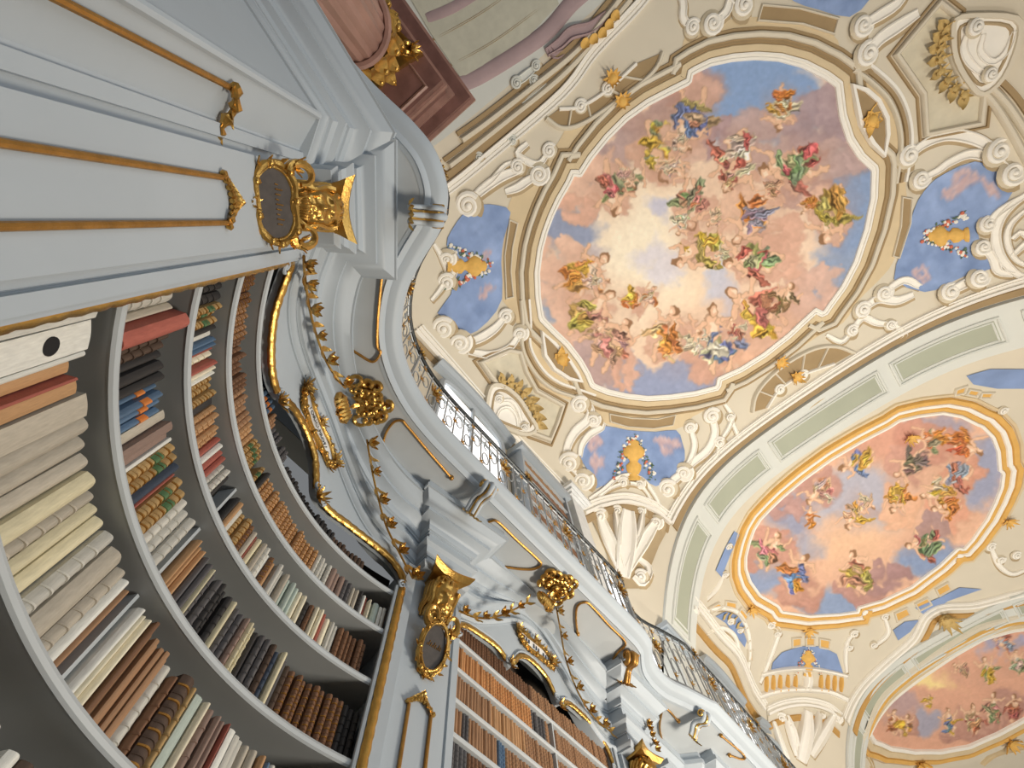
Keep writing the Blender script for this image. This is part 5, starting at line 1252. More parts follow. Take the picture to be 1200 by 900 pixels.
for q, w in (([(678, 474), (691, 478), (688, 492), (673, 506), (664, 524), (664, 542)], 13), ([(694, 492), (706, 499), (690, 509), (681, 522), (679, 536)], 10), ([(665, 542), (676, 552), (682, 563)], 12), ([(833, 487), (837, 506), (829, 526), (812, 541), (800, 554)], 12), ([(808, 500), (813, 520), (808, 538), (800, 552)], 9), ([(842, 518), (852, 503), (857, 487), (848, 472)], 7), ([(800, 554), (789, 562), (781, 573)], 12),
             ([(690, 585), (706, 574), (720, 562), (735, 557), (750, 561), (762, 573), (774, 594)], 7), ([(700, 584), (715, 572), (735, 566), (752, 571), (765, 590)], 5),
             ([(547, 241), (563, 224), (586, 208), (612, 198)], 11), ([(592, 371), (578, 386), (558, 398), (538, 402)], 11), ([(609, 391), (596, 408), (575, 416), (548, 412)], 10), ([(523, 304), (532, 318), (522, 331)], 8), ([(505, 352), (516, 338), (524, 322), (516, 300), (508, 286)], 7), ([(631, 205), (618, 212), (606, 220), (592, 225)], 10), ([(643, 177), (632, 192), (618, 190), (606, 180), (618, 168)], 8),
             ([(1064, 183), (1085, 167), (1112, 158), (1142, 163), (1169, 178)], 12), ([(1078, 210), (1098, 200), (1112, 190), (1138, 180), (1165, 188), (1186, 203)], 10), ([(1157, 263), (1168, 250), (1182, 240), (1200, 230)], 9), ([(1151, 289), (1163, 302), (1170, 318), (1188, 322)], 9), ([(998, 387), (1010, 372), (1026, 378), (1043, 380)], 9), ([(1010, 363), (1028, 350), (1050, 352), (1070, 345)], 12), ([(1035, 343), (1058, 328), (1078, 336)], 10), ([(1113, 342), (1130, 332), (1147, 325)], 12), ([(1016, 64), (1030, 46), (1050, 32), (1076, 15)], 13), ([(1010, 30), (1030, 18), (1050, 5), (1060, -8)], 11), ([(811, 33), (800, 22), (800, 5), (795, -10)], 8), ([(834, 28), (850, 15), (855, 0), (860, -10)], 9), ([(871, 7), (858, -5), (850, -14)], 10), ([(968, 392), (985, 400), (998, 387)], 7), ([(855, 488), (862, 505), (868, 520)], 6), ([(843, 518), (838, 535), (828, 545)], 6), ([(1045, 378), (1060, 392), (1050, 400)], 6), ([(560, 224), (575, 212), (590, 195), (600, 190)], 6)):
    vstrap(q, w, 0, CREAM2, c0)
# side cartouches with gilt shells
for sh, fr_, lv in (([(571, 458), (580, 451), (593, 456), (607, 469), (618, 487), (626, 502), (615, 509), (596, 504), (569, 489)], [(564, 425), (596, 411), (609, 413), (616, 436), (628, 458), (659, 475), (652, 496), (644, 515), (622, 507)], [(588, 449), (597, 451), (605, 456), (612, 462), (618, 470), (622, 478), (626, 487), (628, 496)]),
                    ([(1117, 23), (1114, 46), (1118, 71), (1132, 96), (1149, 110), (1174, 89), (1192, 46), (1188, 21), (1142, 18)], [(1050, 64), (1075, 34), (1101, 3), (1120, 18), (1112, 60), (1128, 100), (1153, 107), (1149, 144), (1085, 157), (1082, 110)], [(1108, 34), (1103, 46), (1099, 58), (1098, 71), (1101, 84), (1108, 95), (1117, 104), (1128, 111)])):
    xy = cat_rom(P2(sh, 0), 3, True); xf = P2(fr_, 0)
    vpatch(xf, 0, .016, mat('pale_olive_panel', (214, 206, 184), .8), c0, 'side_panel'); vband(xf, 0, mround(.05, .09), CREAM, c0, 'side_panel_border', True, orient(xf)); vband(xf, 0, [(.07, 0), (.08, .04), (.11, .04), (.12, 0)], BROWN, c0, 'side_panel_groove', True, orient(xf))
    ctr = np.mean(P2(sh, 0), 0); cp = None
    for a, b in lv:
        p = PV(a, b, 0); N = vnorm(*p, 0); d = Vector((p[0] - ctr[0], p[1] - ctr[1], 0)); g = G()
        acanthus(g, frame(vpt(p[0], p[1], 0, .06), d, N), .17, 5, int(a), .6); g.add(*leaf(.26, .10, .2), frame(vpt(p[0], p[1], 0, .05), d, N)); g.add(*ball(.07, 1, 1, .6, 8, 5), frame(vpt(p[0], p[1], 0, .07), d, N)); g.build('shell_lobe', mat('muted_gold_stucco', (200, 172, 112), .7, var=.15, scale=12), c0)
    vpatch(xy, 0, .10, CREAM2, c0, 'shield'); vband(xy, 0, [(-.05, .08), (-.03, .14), (.03, .14), (.05, 0)], CREAM, c0, 'shield_border', True, orient(xy))
    xs = [ctr + (p - ctr) * .78 for p in xy]; vband(xs, 0, [(-.025, .1), (-.01, .125), (.01, .125), (.025, .1)], SHD, c0, 'shield_inner_border', True, orient(xs))
for x, y, r, sg_ in ((581, 468, 6, 1), (611, 500, 6, -1), (1140, 32, 9, 1), (1157, 86, 8, -1)): vvol(x, y, r, 0, c0, sgn=sg_, up=.11)
for q, w in (([(584, 470), (596, 470), (604, 480), (609, 496)], 5), ([(578, 491), (583, 480), (594, 478), (602, 488), (604, 500)], 4), ([(1132, 36), (1126, 56), (1134, 74), (1152, 88)], 7), ([(1150, 40), (1146, 60), (1160, 72), (1176, 60), (1186, 36)], 6)): vstrap(q, w, 0, CREAM2, c0, 'shield_scroll', .05, True, .10)
# fan segments at the crown of the arches
for outer, inner, drops in (([(881, 483), (885, 463), (900, 443), (925, 423), (955, 408), (980, 406), (1000, 413)], [(898, 478), (913, 456), (940, 439), (977, 426)], [(913, 424), (932, 441)]),
                            ([(640, 139), (657, 150), (680, 146), (712, 126), (748, 100), (768, 80), (776, 62)], [(655, 128), (680, 125), (712, 105), (745, 75)], [(728, 120), (717, 93)])):
    a = resample(cat_rom(P2(outer, 0), 5), .08); b = resample(cat_rom(P2(inner, 0), 5), .08)
    vpatch(a + b[::-1], 0, .02, BROWN, c0, 'fan_panel'); vband(a, 0, mround(.05, .08), CREAM, c0, 'fan_border'); vband(b, 0, mround(.04, .07), CREAM2, c0, 'fan_inner_border')
    for q in (.18, .38, .62, .82):
        p0, p1 = a[int(q * (len(a) - 1))], b[int(q * (len(b) - 1))]; vband([p0, (p0 + p1) / 2, p1], 0, mround(.025, .06), CREAM, c0, 'fan_spoke')
    for x, y in drops:
        g = G(); p = PV(x, y, 0); N = vnorm(*p, 0); acanthus(g, frame(vpt(p[0], p[1], 0, .05), (1, .6, 0), N), .22, 10, int(x), .4); g.add(*ball(.10, 1, 1, .6, 8, 5), frame(vpt(p[0], p[1], 0, .07), (1, 0, 0), N)); g.build('gilt_leaf_knot', URN, c0)
    for x, y in ((inner[1]), (inner[2])): vvol(x, y, 8, 0, c0)
# border mouldings of the first vault
LB = [(495, 380), (505, 392), (560, 455), (620, 523), (683, 590)]; CB = [(683, 590), (705, 581), (735, 577), (765, 586), (787, 602)]; RB = [(787, 602), (838, 556), (880, 520), (930, 484), (1000, 438), (1060, 403), (1130, 370), (1215, 337)]
BB = [(512, 236), (529, 227), (580, 186), (663, 115), (700, 67), (745, 20), (765, -4)]
bprof = [(0, 0), (.01, .06), (.035, .06), (.04, .02), (.06, .02), (.065, .05), (.10, .05), (.105, .02), (.13, .02), (.14, .09), (.19, .10), (.21, .02)]
bp2 = [(.21, .01), (.23, .05), (.34, .07), (.36, .02)]
for q, sg in ((LB, -1), (CB, -1), (RB, 1), (BB, -1)):
    xy = resample(cat_rom(P2(q, 0), 5), .1) if sg < 0 else [np.array([x, YCS[0] + HBS[0] - .37]) for x in np.arange(PV(787, 602, 0)[0] - .15, 9.3, .1)]
    cvec = np.array([XC, YCS[0]]) - xy[len(xy) // 2]; tn = xy[len(xy) // 2 + 1] - xy[len(xy) // 2 - 1]; nrm_ = np.array([tn[1], -tn[0]])
    sg2 = -1 if nrm_ @ cvec > 0 else 1
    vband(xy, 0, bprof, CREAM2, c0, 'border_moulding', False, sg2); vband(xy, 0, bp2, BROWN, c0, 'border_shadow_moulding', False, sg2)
BB2 = [(540, 165), (567, 146), (620, 105), (673, 62), (705, 25), (730, -6)]
for q in (BB2, [(525, 195), (590, 145), (655, 92), (700, 45), (738, 0)]):
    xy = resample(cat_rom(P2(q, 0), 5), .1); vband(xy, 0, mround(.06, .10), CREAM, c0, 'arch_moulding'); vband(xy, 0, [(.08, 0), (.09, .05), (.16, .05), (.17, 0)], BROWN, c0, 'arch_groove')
# moulded edge and scroll of the far right side of the vault
for q in ([(1128, 96), (1156, 112), (1180, 146), (1200, 182), (1215, 210)], [(1150, 92), (1178, 120), (1200, 152), (1215, 176)]):
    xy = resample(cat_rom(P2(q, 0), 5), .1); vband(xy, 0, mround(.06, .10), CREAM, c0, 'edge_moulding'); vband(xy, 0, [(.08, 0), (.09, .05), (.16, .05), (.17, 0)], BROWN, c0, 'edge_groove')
for q, w in (([(1212, 222), (1188, 238), (1172, 256), (1166, 276), (1172, 300), (1190, 320), (1212, 328)], 9), ([(1212, 240), (1194, 252), (1182, 266), (1180, 284), (1190, 304), (1210, 314)], 6), ([(1186, 280), (1196, 272), (1206, 280), (1196, 290), (1186, 300)], 7)): vstrap(q, w, 0, CREAM2, c0)
# leafy bracket in the corner over the gallery
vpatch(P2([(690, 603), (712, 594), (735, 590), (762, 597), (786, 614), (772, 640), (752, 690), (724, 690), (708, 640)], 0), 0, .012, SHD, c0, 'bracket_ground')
for q, w, h in (([(735, 598), (733, 622), (731, 650), (729, 676)], 26, .16), ([(702, 604), (708, 622), (718, 645), (727, 668)], 16, .12), ([(768, 612), (756, 630), (744, 650), (735, 668)], 16, .12), ([(720, 600), (722, 620), (724, 640)], 8, .16), ([(752, 602), (748, 622), (742, 644)], 8, .16), ([(748, 655), (760, 668), (752, 684), (742, 676)], 9, .1)):
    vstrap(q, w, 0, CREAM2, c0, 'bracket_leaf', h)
for x, y, r, s in ((702, 604, 10, 1), (768, 613, 10, -1), (722, 598, 7, 1), (750, 599, 7, -1), (750, 676, 9, 1)): vvol(x, y, r, 0, c0, sgn=s)

# ------------------------------------------------------------------ grey arches between the vaults
def arch(k, y0, y1, label, drop=.10):
    zr = lambda x: vaultz(x, YCS[k] + HBS[k], k) - drop
    t = empty('trim_%d' % (k + 2), (XC, (y0 + y1) / 2, 3.9), label, 'arch', kind='structure')
    g = G(); v = []; f = []; n = 80; m_ = 4
    for i in range(n + 1):
        x = XC - 1.045 * HA + 2.09 * HA * i / n; z = zr(x)
        v += [(x, y0, z + .5), (x, y0, z), (x, y1, z), (x, y1, z + .5)]
    for i in range(n):
        for j in range(3): f.append((i * 4 + j, i * 4 + j + 1, i * 4 + 5 + j, i * 4 + 4 + j))
    g.add(v, f); g.build('arch_band', RIBG, t, sm=40)
    g = G(); g.add(*box(.40, y1 - y0, 3.0, (GX + .20, (y0 + y1) / 2, 5.47))); g.build('pier', RIBG, t, sm=0)
    g = G()
    for o, z0, z1 in ((.04, 6.62, 6.70), (.09, 6.70, 6.76), (.14, 6.76, 6.86)): g.add(*box(.40 + o, y1 - y0 + 2 * o, z1 - z0, (GX + .20 + o / 2, (y0 + y1) / 2, (z0 + z1) / 2)))
    g.build('impost', WHITE, t, sm=0)
    ya, yb = y0 + .27, y1 - .27
    for xa, xb in ((-1.95, -.3), (-.0, 1.85), (2.15, 5.05), (5.35, 7.3), (7.6, 9.1)):
        loop = [(xa + (xb - xa) * q, ya) for q in np.linspace(0, 1, 15)] + [(xb, ya + (yb - ya) * q) for q in np.linspace(0, 1, 5)[1:]] + [(xb + (xa - xb) * q, yb) for q in np.linspace(0, 1, 15)[1:]] + [(xa, yb + (ya - yb) * q) for q in np.linspace(0, 1, 5)[1:-1]]
        P = [Vector((a, b, zr(a))) for a, b in loop]; nn = len(loop)
        c_ = np.mean(loop, 0); inn = []
        for a, b in loop:
            a2 = a + (.09 if a < c_[0] - 1e-6 and abs(a - xa) < .05 else (-.09 if abs(a - xb) < .05 else 0)); b2 = b + (.09 if abs(b - ya) < .02 else (-.09 if abs(b - yb) < .02 else 0))
            inn.append((a2, b2))
        g = G(); g.add(*tube([p + Vector((0, 0, -.015)) for p in P], .035, 6, closed=True)); g.add(*tube([Vector((a, b, zr(a) - .005)) for a, b in inn], .022, 6, closed=True)); g.build('panel_moulding', RIBG, t)
        g = G(); rows = 10; v = []; f = []
        for i in range(rows + 1):
            x = xa + .06 + (xb - xa - .12) * i / rows
            for y in (ya + .06, yb - .06): v.append((x, y, zr(x) - .006))
        for i in range(rows): f.append((2 * i, 2 * i + 1, 2 * i + 3, 2 * i + 2))
        g.add(v, f); g.build('panel', PANELG, t)
    return t
arch(0, YCS[0] + HBS[0] + .02, YCS[1] - HBS[1], 'broad pale grey arch with green-grey panels between the two large frescoes')
arch(1, YCS[1] + HBS[1] + .02, YCS[2] - HBS[2], 'pale grey panelled arch between the second and farthest frescoes')
xy = resample(cat_rom(P2([(905, 478), (925, 462), (945, 450), (965, 440)], 0), 4), .08)
vstrap([(940, 485), (955, 474), (972, 462)], 12, 0, TAN, c0, 'carved_tassel', .12); 

# ------------------------------------------------------------------ second vault
c1 = VA[1]
OUTF2 = [(890, 608), (915, 583), (940, 562), (973, 538), (1007, 518), (1040, 501), (1052, 493), (1075, 487.5), (1103, 484), (1125, 488), (1144, 497.5), (1149, 499), (1162, 512), (1168, 528), (1170, 551), (1174, 553), (1172, 570), (1165, 588), (1155, 608), (1138, 632), (1128, 643), (1122, 641), (1100, 662), (1067, 687), (1033, 703), (1005, 711), (1004, 716), (982, 719), (948, 721), (915, 716), (911, 709), (890, 697), (878, 680), (873, 665), (873, 652), (877, 635), (883, 619)]
cv = Canvas(850, 460, 1190, 735, 2.4, 9, (232, 186, 158))
for x, y, rx, ry, c, sf in ((1010, 590, 45, 40, (186, 184, 198), .4), (1100, 500, 40, 14, (170, 160, 176), .4), (1160, 560, 26, 45, (160, 164, 190), .3), (930, 600, 30, 30, (160, 162, 186), .4), (1100, 660, 45, 22, (140, 158, 194), .3), (975, 712, 36, 22, (144, 162, 196), .3), (890, 680, 26, 26, (150, 164, 196), .3), (955, 640, 24, 20, (170, 172, 192), .4), (1000, 640, 40, 30, (240, 196, 162), .7), (1045, 520, 60, 24, (222, 166, 144), .5)): cv.blob(x, y, rx, ry, c, sf)
for x, y, r, c in ((905, 640, 26, (204, 152, 136)), (940, 700, 30, (196, 146, 130)), (925, 695, 24, (206, 156, 138)), (1010, 690, 28, (184, 140, 132)), (1040, 675, 24, (170, 134, 134)), (1080, 520, 30, (206, 150, 132)), (1120, 520, 26, (204, 146, 126)), (1130, 560, 30, (220, 158, 132)), (1110, 600, 30, (226, 166, 140)), (1095, 625, 20, (170, 140, 140)), (960, 570, 26, (196, 150, 140)), (920, 590, 22, (190, 150, 144)), (1060, 545, 24, (206, 156, 140)), (1050, 600, 26, (236, 186, 154)), (880, 650, 18, (200, 150, 136))): cv.cloud(x, y, r, c, tuple(.88 * q for q in c), tuple(min(255, 1.08 * q + 8) for q in c))
for x, y, h, a, c1_, c2 in ((905, 645, 40, -1.2, (214, 140, 126), GRN), (937, 672, 42, -1.3, BLU, ORG), (1008, 668, 44, -2.0, OLV, (216, 150, 120)), (1083, 635, 40, 2.9, (110, 140, 96), RED), (1003, 540, 38, 2.6, YEL, BLU), (958, 575, 34, 2.2, (206, 150, 130), WHT), (1070, 548, 42, 2.7, (104, 96, 92), None), (1115, 558, 42, 2.4, (150, 166, 206), RED), (1130, 525, 40, .2, (220, 92, 50), ORG), (1090, 510, 34, 2.8, ORG, GRN), (1050, 582, 34, 1.8, YEL, ORG), (1000, 603, 34, 2.0, (236, 190, 150), YEL), (1098, 580, 34, 3.0, YEL, WHT), (948, 605, 22, -1.5, ORG, None), (1108, 592, 30, 2.8, ORG, None), (1015, 590, 20, .5, (240, 200, 170), None)): cv.figure(x, y, h * 1.18, a, c1_, c2)
cv.finish(.8)
fresco(OUTF2, 1, cv, c1, 'painted sky with rose clouds and small draped figures', 480, 130)
o2 = [np.array(p) for p in resample(P2(OUTF2 + [OUTF2[0]], 1), .08)][:-1]; s2 = orient(o2)
vband(o2, 1, [(-.03, 0), (-.02, .06), (.04, .07), (.06, .03)], CREAM2, c1, 'inner_fillet', True, s2)
vband(o2, 1, [(.06, .02), (.08, .05), (.16, .05), (.18, .02)], ORANGE, c1, 'ochre_band', True, s2)
vband(o2, 1, [(.18, .02), (.20, .06), (.28, .07), (.30, .02)], CREAM2, c1, 'frame_flat', True, s2)
vband(o2, 1, [(.30, .02), (.32, .08), (.42, .09), (.45, .02)], ORANGE, c1, 'outer_ochre_band', True, s2)
vband(o2, 1, [(.46, .01), (.48, .05), (.54, .05), (.56, 0)], TAN, c1, 'outer_fillet', True, s2)
for q in ([(905, 776), (916, 764), (938, 757), (962, 757), (980, 766), (988, 790), (960, 784), (930, 783), (903, 786)], [(1046, 738), (1060, 728), (1076, 726), (1066, 740), (1052, 750)], [(1072, 712), (1100, 700), (1124, 688), (1150, 690), (1110, 704), (1085, 722)], [(1132, 440), (1160, 432), (1200, 432), (1200, 455), (1168, 455), (1140, 450)], [(838, 668), (850, 640), (860, 622), (866, 626), (855, 650), (845, 676)], [(838, 722), (850, 716), (866, 722), (876, 745), (872, 758), (862, 745), (850, 730)]):
    vpatch(P2(q, 1), 1, .02, SKYB, c1, 'sky_panel')
for q in ([(928, 748), (938, 747), (938, 756), (928, 758)], [(944, 747), (954, 747), (954, 756), (944, 756)], [(960, 748), (972, 750), (971, 760), (960, 758)], [(1048, 718), (1062, 712), (1066, 720), (1051, 728)], [(1072, 707), (1086, 700), (1091, 708), (1077, 715)], [(1096, 690), (1110, 682), (1114, 690), (1100, 698)], [(830, 712), (842, 706), (846, 711), (834, 718)], [(850, 704), (862, 706), (862, 713), (850, 711)], [(868, 712), (876, 722), (872, 728), (864, 718)], [(876, 734), (880, 748), (876, 752), (871, 738)], [(876, 762), (881, 762), (881, 774), (876, 774)], [(1120, 456), (1132, 452), (1130, 460), (1118, 463)], [(1136, 456), (1148, 458), (1144, 464), (1132, 462)], [(1150, 460), (1164, 460), (1160, 466), (1148, 466)]):
    vpanel(q, 1, c1, ORANGE, CREAM, .03)
# painted balustrade in the corner: plinth, balusters and rail
for x in (898, 906, 914, 923, 932, 962, 970, 978, 986):
    y0 = 790 + abs(x - 944) * .03
    vstrap([(x, y0), (x - 1, y0 + 9), (x - 1, y0 + 19)], 5.5, 1, ORANGE, c1, 'baluster', .10, True)
vstrap([(892, 790), (915, 784), (944, 782), (970, 786), (992, 792)], 6, 1, CREAM2, c1, 'balustrade_rail', .14, False)
vstrap([(889, 816), (915, 808), (944, 807), (970, 810), (993, 820)], 8, 1, CREAM2, c1, 'balustrade_plinth', .14, False)
vstrap([(946, 786), (945, 797), (944, 808)], 12, 1, CREAM2, c1, 'pedestal', .16, False)
urn(946, 775, 0, -1, .62, 1, c1, 6)
for x, y, r, s in ((903, 732, 8, 1), (910, 742, 7, -1), (1000, 742, 8, 1), (994, 758, 7, -1), (1036, 722, 7, 1), (1023, 755, 7, -1), (853, 640, 6, 1), (848, 673, 7, -1), (1160, 640, 9, 1), (1172, 655, 8, -1), (1190, 650, 8, 1), (1175, 480, 7, -1), (855, 728, 7, 1), (866, 738, 6, -1)): vvol(x, y, r, 1, c1, sgn=s)
for q, w in (([(903, 732), (912, 738), (905, 760), (896, 785), (890, 800)], 8), ([(1000, 742), (992, 752), (990, 770), (992, 788)], 7), ([(1036, 722), (1040, 740), (1030, 752), (1023, 755)], 7), ([(848, 673), (838, 690), (828, 702)], 6), ([(1160, 640), (1170, 662), (1185, 672), (1200, 668)], 8), ([(822, 720), (842, 712), (862, 716), (874, 735), (878, 760), (876, 790)], 7), ([(828, 742), (845, 735), (860, 745), (868, 770)], 7)): vstrap(q, w, 1, CREAM2, c1)
for a, b in ((846, 722), (852, 722), (858, 726), (862, 732), (866, 738)): vleaf(a, b + 4, a + 4, b - 6, 6, 1, mat('muted_gold_stucco', (200, 172, 112)), c1, 'shell_lobe')
for x, y in ((946, 738), (880, 712), (1065, 512), (1180, 610)):
    g = G(); p = PV(x, y, 1); acanthus(g, frame(vpt(p[0], p[1], 1, .06), (1, 0, 0), vnorm(*p, 1)), .24, 9, int(x), .4); g.build('gilt_leaf_knot', URN, c1)
# border of the second vault
for q in ([(814, 700), (834, 722), (850, 742), (868, 762), (884, 800), (898, 822)], [(898, 826), (920, 818), (945, 816), (970, 822), (986, 835)], [(986, 838), (1000, 810), (1030, 778), (1060, 752), (1070, 738), (1078, 722), (1092, 711), (1110, 706), (1145, 704), (1200, 690)]):
    xy = resample(cat_rom(P2(q, 1), 4), .12); tn = xy[len(xy) // 2 + 1] - xy[len(xy) // 2 - 1]; nrm_ = np.array([tn[1], -tn[0]]); sg2 = -1 if nrm_ @ (np.array([XC, YCS[1]]) - xy[len(xy) // 2]) > 0 else 1
    vband(xy, 1, bprof, CREAM2, c1, 'border_moulding', False, sg2); vband(xy, 1, [(.21, .01), (.23, .05), (.36, .05), (.38, .02)], CREAM, c1, 'border_flat', False, sg2); vband(xy, 1, [(.38, .01), (.40, .06), (.52, .08), (.55, .02)], mat('gold_brown_border', (190, 148, 84), .7), c1, 'border_gilt_moulding', False, sg2)
g = G(); p = PV(1105, 724, 1); acanthus(g, frame(vpt(p[0], p[1], 1, .10), (1, .2, 0), vnorm(*p, 1)), .42, 10, 77, .5); g.add(*ball(.2, 1, 1, .6, 9, 6), frame(vpt(p[0], p[1], 1, .1), (1, 0, 0), vnorm(*p, 1))); g.build('carved_knot', mat('muted_gold_stucco', (200, 172, 112)), c1)
for q, w, h in (([(945, 832), (943, 852), (940, 874), (938, 892)], 22, .2), ([(920, 838), (926, 858), (934, 885)], 15, .16), ([(976, 838), (964, 858), (950, 885)], 15, .16), ([(905, 845), (912, 868), (922, 890)], 9, .14), ([(958, 834), (954, 852), (950, 868)], 8, .2)):
    vstrap(q, w, 1, CREAM2, c1, 'bracket_leaf', h)
for x, y, r, s in ((914, 840, 9, 1), (980, 842, 9, -1), (925, 848, 6, 1), (962, 838, 6, -1)): vvol(x, y, r, 1, c1, sgn=s)

# ------------------------------------------------------------------ third vault
c2_ = VA[2]
OUTF3 = [(1018, 858), (1028, 840), (1042, 822), (1062, 805), (1090, 785), (1120, 765), (1150, 748), (1185, 738), (1220, 734), (1250, 745), (1262, 780), (1245, 812), (1215, 832), (1190, 846), (1168, 858), (1134, 873), (1101, 879), (1070, 879), (1043, 875), (1024, 867)]
cv = Canvas(1005, 720, 1275, 890, 2.4, 13, (226, 172, 146))
for x, y, rx, ry, c, sf in ((1100, 796, 26, 16, (252, 226, 160), .6), (1080, 850, 14, 14, (170, 166, 184), .4), (1180, 760, 24, 10, (170, 170, 200), .4), (1060, 830, 20, 14, (190, 160, 160), .4), (1140, 850, 30, 14, (196, 146, 132), .4), (1190, 830, 26, 16, (190, 144, 132), .4)): cv.blob(x, y, rx, ry, c, sf)
for x, y, r in ((1170, 845, 18), (1150, 860, 16), (1195, 835, 16), (1060, 855, 14), (1115, 862, 14)): cv.cloud(x, y, r, (190, 142, 128), (150, 110, 104), (220, 176, 158))
for x, y, h, a, c1_, c2 in ((1045, 845, 30, -1.4, RED, ORG), (1062, 850, 26, -1.5, BRN, YEL), (1110, 845, 32, -1.6, BLU, YEL), (1138, 842, 34, -1.5, (206, 176, 130), RED), (1165, 828, 34, -1.7, GRN, (216, 150, 130)), (1190, 828, 30, -1.8, RED, None), (1155, 785, 32, -1.8, YEL, GRN), (1125, 785, 24, -2.5, (220, 170, 140), None), (1190, 775, 30, -1.6, WHT, GRN), (1088, 822, 18, -1.4, YEL, None), (1175, 755, 26, -2.6, (150, 160, 206), RED)): cv.figure(x, y, h, a, c1_, c2)
cv.finish(.7)
fresco(OUTF3, 2, cv, c2_, 'painted sunset sky with crowded small figures', 300, 80)
o3 = [np.array(p) for p in resample(P2(OUTF3 + [OUTF3[0]], 2), .12)][:-1]; s3 = orient(o3)
vband(o3, 2, [(-.05, 0), (-.03, .08), (.08, .10), (.12, .03)], CREAM2, c2_, 'inner_fillet', True, s3)
vband(o3, 2, [(.12, .02), (.14, .08), (.32, .10), (.36, .02)], TAN, c2_, 'frame_flat', True, s3)
vband(o3, 2, [(.36, .02), (.38, .10), (.50, .12), (.54, .02)], ORANGE, c2_, 'ochre_band', True, s3)
vband(o3, 2, [(.56, .02), (.58, .08), (.8, .10), (.84, .02)], CREAM, c2_, 'outer_flat', True, s3)
for x, y in ((1076, 892), (1182, 868)):
    g = G(); p = PV(x, y, 2); acanthus(g, frame(vpt(p[0], p[1], 2, .08), (1, 0, 0), vnorm(*p, 2)), .4, 9, int(x), .4); g.build('gilt_leaf_knot', URN, c2_)
for q, w in (([(1150, 895), (1165, 882), (1190, 875), (1215, 872)], 8), ([(1012, 880), (1018, 890), (1022, 900)], 7)): vstrap(q, w, 2, TAN, c2_, 'fan_border', .12, False)

# ------------------------------------------------------------------ painted soffit and rose marble order at upper left
vpatch(P2([(478, -6), (505, 40), (540, 92), (575, 72), (620, 42), (655, 5), (640, -30), (560, -40)], 0), 0, .02, mat('pale_sage_panel', (196, 194, 178), .8), BACKV, 'soffit_panel')
for q, w in (([(540, 98), (560, 90), (600, 66), (640, 38), (668, 6), (690, -14)], 15), ([(500, 22), (530, 10), (560, -8)], 10)): vstrap(q, w, 0, MAUVE, BACKV, 'mauve_frame', .05, False)
for q in ([(505, 48), (560, 18), (600, -10)], [(525, 78), (580, 48), (640, 4)]): vstrap(q, 2.0, 0, BROWN, BACKV, 'panel_joint', .03, False)
for q, w, h in (([(640, 62), (655, 52), (668, 40), (690, 34), (710, 18)], 12, .14), ([(644, 58), (650, 66), (660, 62)], 7, .1)): vstrap(q, w, 0, MAUVE, BACKV, 'mauve_scroll', h)
for x, y in ((700, 38), (690, 45), (680, 50), (708, 28), (715, 18)): vleaf(x, y, x + 8, y + 8, 12, 0, URN, BACKV, 'gilt_shell_lobe', off=.12)
for x, y, r in ((605, 98, 7), (628, 78, 6), (625, 95, 6), (560, 185, 6), (600, 165, 6)): vvol(x, y, r, 0, BACKV, RIBG)
for q, w in (([(600, 100), (612, 92), (626, 80)], 9), ([(612, 122), (625, 112), (640, 98)], 6)): vstrap(q, w, 0, RIBG, BACKV, 'painted_leaf_scroll')

mc = empty('marble_column', (.12, -2.75, -EYE), 'rose marble column with gilt capital beyond the balcony at upper left', 'column')
def cyl_fluted(cx, cy, r, z0, z1, n=20, fl=.05):
    v = []; f = []; N_ = n * 4
    for z in (z0, z1):
        for i in range(N_):
            a = 2 * math.pi * i / N_; q = r * (1 - fl * (.5 + .5 * math.cos(i * math.pi / 2))); v.append((cx + q * math.cos(a), cy + q * math.sin(a), z))
    for i in range(N_): f.append((i, (i + 1) % N_, N_ + (i + 1) % N_, N_ + i))
    return v, f
g = G(); g.add(*cyl_fluted(.12, -2.75, .42, -EYE + .4, 6.85)); g.build('shaft', MARBLE, mc, sm=25)
g = G(); g.add(*tube([(.12 + .45 * math.cos(a), -2.75 + .45 * math.sin(a), 6.87) for a in np.linspace(0, 6.283, 33)[:-1]], .05, 7, closed=True)); g.build('astragal', MARBLE, mc)
g = G(); g.add(*box(1.15, 1.15, .4, (.12, -2.75, -EYE + .2))); g.build('plinth', MARBLED, mc, sm=0)
g = G()
for ring, (z, r, n, l) in enumerate(((6.95, .42, 12, .30), (7.15, .42, 12, .34), (7.32, .44, 8, .36))):
    for i in range(n):
        a = 2 * math.pi * (i + .5 * ring) / n; d = Vector((math.cos(a), math.sin(a), 0))
        g.add(*leaf(l, .12, .22), frame(Vector((.12, -2.75, z)) + d * r, Vector((0, 0, 1)) + d * .16, d)); g.add(*ball(.055, 1, 1, .8, 7, 5), Matrix.Translation(Vector((.12, -2.75, z + l * .9)) + d * (r + .10)))
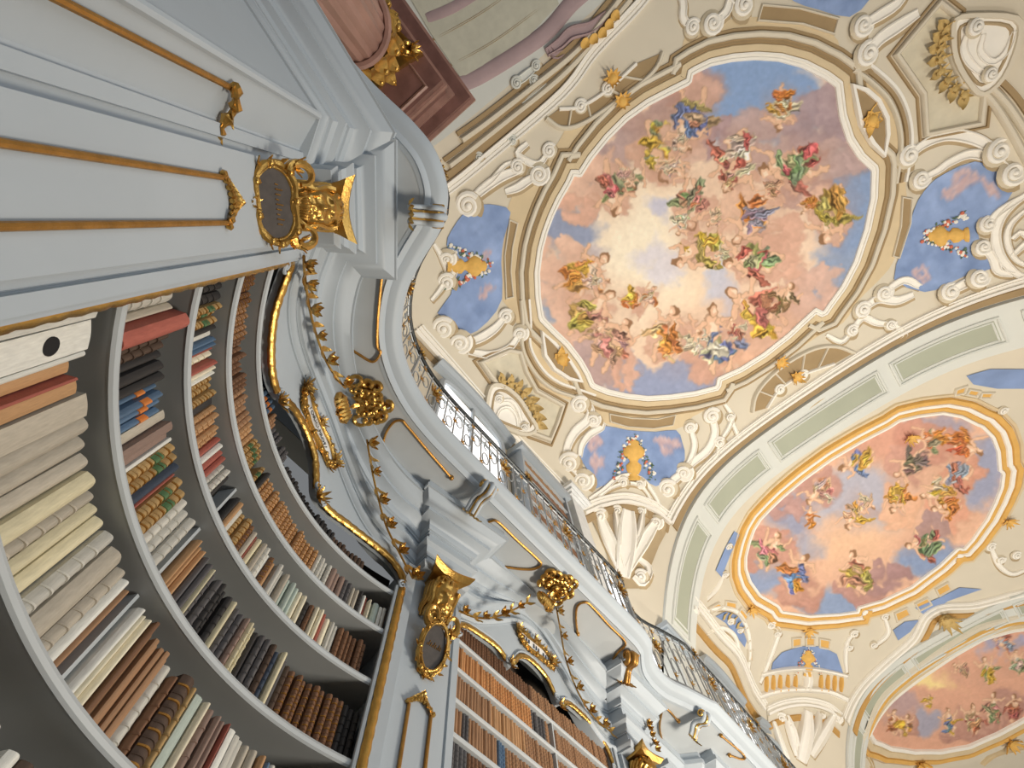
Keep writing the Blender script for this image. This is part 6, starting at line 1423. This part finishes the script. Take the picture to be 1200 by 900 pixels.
for i in range(4):
    a = math.pi / 4 + i * math.pi / 2; d = Vector((math.cos(a), math.sin(a), 0)); s_ = Vector((-d.y, d.x, 0)); c = Vector((.12, -2.75, 7.5)) + d * .58
    for e in (-.05, .05): g.add(*tube([c + s_ * e + d * (.09 * (1 - q * .8) * math.cos(q * 9)) + Vector((0, 0, .09 * (1 - q * .8) * math.sin(q * 9))) for q in np.linspace(0, 1, 22)], .03, 6))
    acanthus(g, frame(c + d * .05, Vector((0, 0, -1)), d), .16, 8, i)
g.build('gilt_capital', GOLD, mc)
g = G(); ab = []
for i in range(4):
    a = math.pi / 4 + i * math.pi / 2; b = a + math.pi / 2
    for q in np.linspace(0, 1, 9)[:-1]:
        p = np.array([math.cos(a), math.sin(a)]) * (1 - q) + np.array([math.cos(b), math.sin(b)]) * q; p = p * .78 * (1 - .16 * math.sin(math.pi * q)); ab.append((.12 + p[0], -2.75 + p[1]))
nn = len(ab); g.add([(a, b, z) for z in (7.60, 7.72) for a, b in ab], [tuple(range(nn)), tuple(range(2 * nn - 1, nn - 1, -1))] + [(k, (k + 1) % nn, nn + (k + 1) % nn, nn + k) for k in range(nn)]); g.build('abacus', GOLD, mc, sm=30)
ent = empty('marble_entablature', (.2, -3.5, 7.72), 'dark rose marble entablature block above the gilt column capital', 'entablature')
def step(name, grow, z0, z1, m):
    g = G(); x1 = .80 + grow; y1 = -1.72 + grow * .9; g.add(*box(x1 + .9, y1 + 7.0, z1 - z0, ((x1 - .9) / 2, (y1 - 7.0) / 2, (z0 + z1) / 2))); g.build(name, m, ent, sm=0)
step('architrave', -.12, 7.72, 7.95, MARBLED); step('architrave_band', -.08, 7.95, 8.1, MARBLE); step('frieze', -.12, 8.1, 8.45, MARBLED); step('bed_moulding', -.02, 8.45, 8.55, MARBLE); step('corona', .16, 8.55, 8.72, MARBLED); step('cyma', .22, 8.72, 8.80, MARBLE)
for i, (a, b) in enumerate(((.15, .6), (.15, .6))):
    g = G(); y0 = -2.35 - i * 1.3; P = [Vector((-.3, y0, 7.715)), Vector((.45, y0, 7.715)), Vector((.45, y0 + .45, 7.715)), Vector((-.3, y0 + .45, 7.715))]; g.add(*tube(P, .035, 6, closed=True)); g.build('soffit_frame', MARBLE, ent)
# lift everything so that the floor is at z = 0
for o in bpy.data.objects:
    if o.parent is None and o.type in ('MESH', 'EMPTY'): o.location.z += EYE
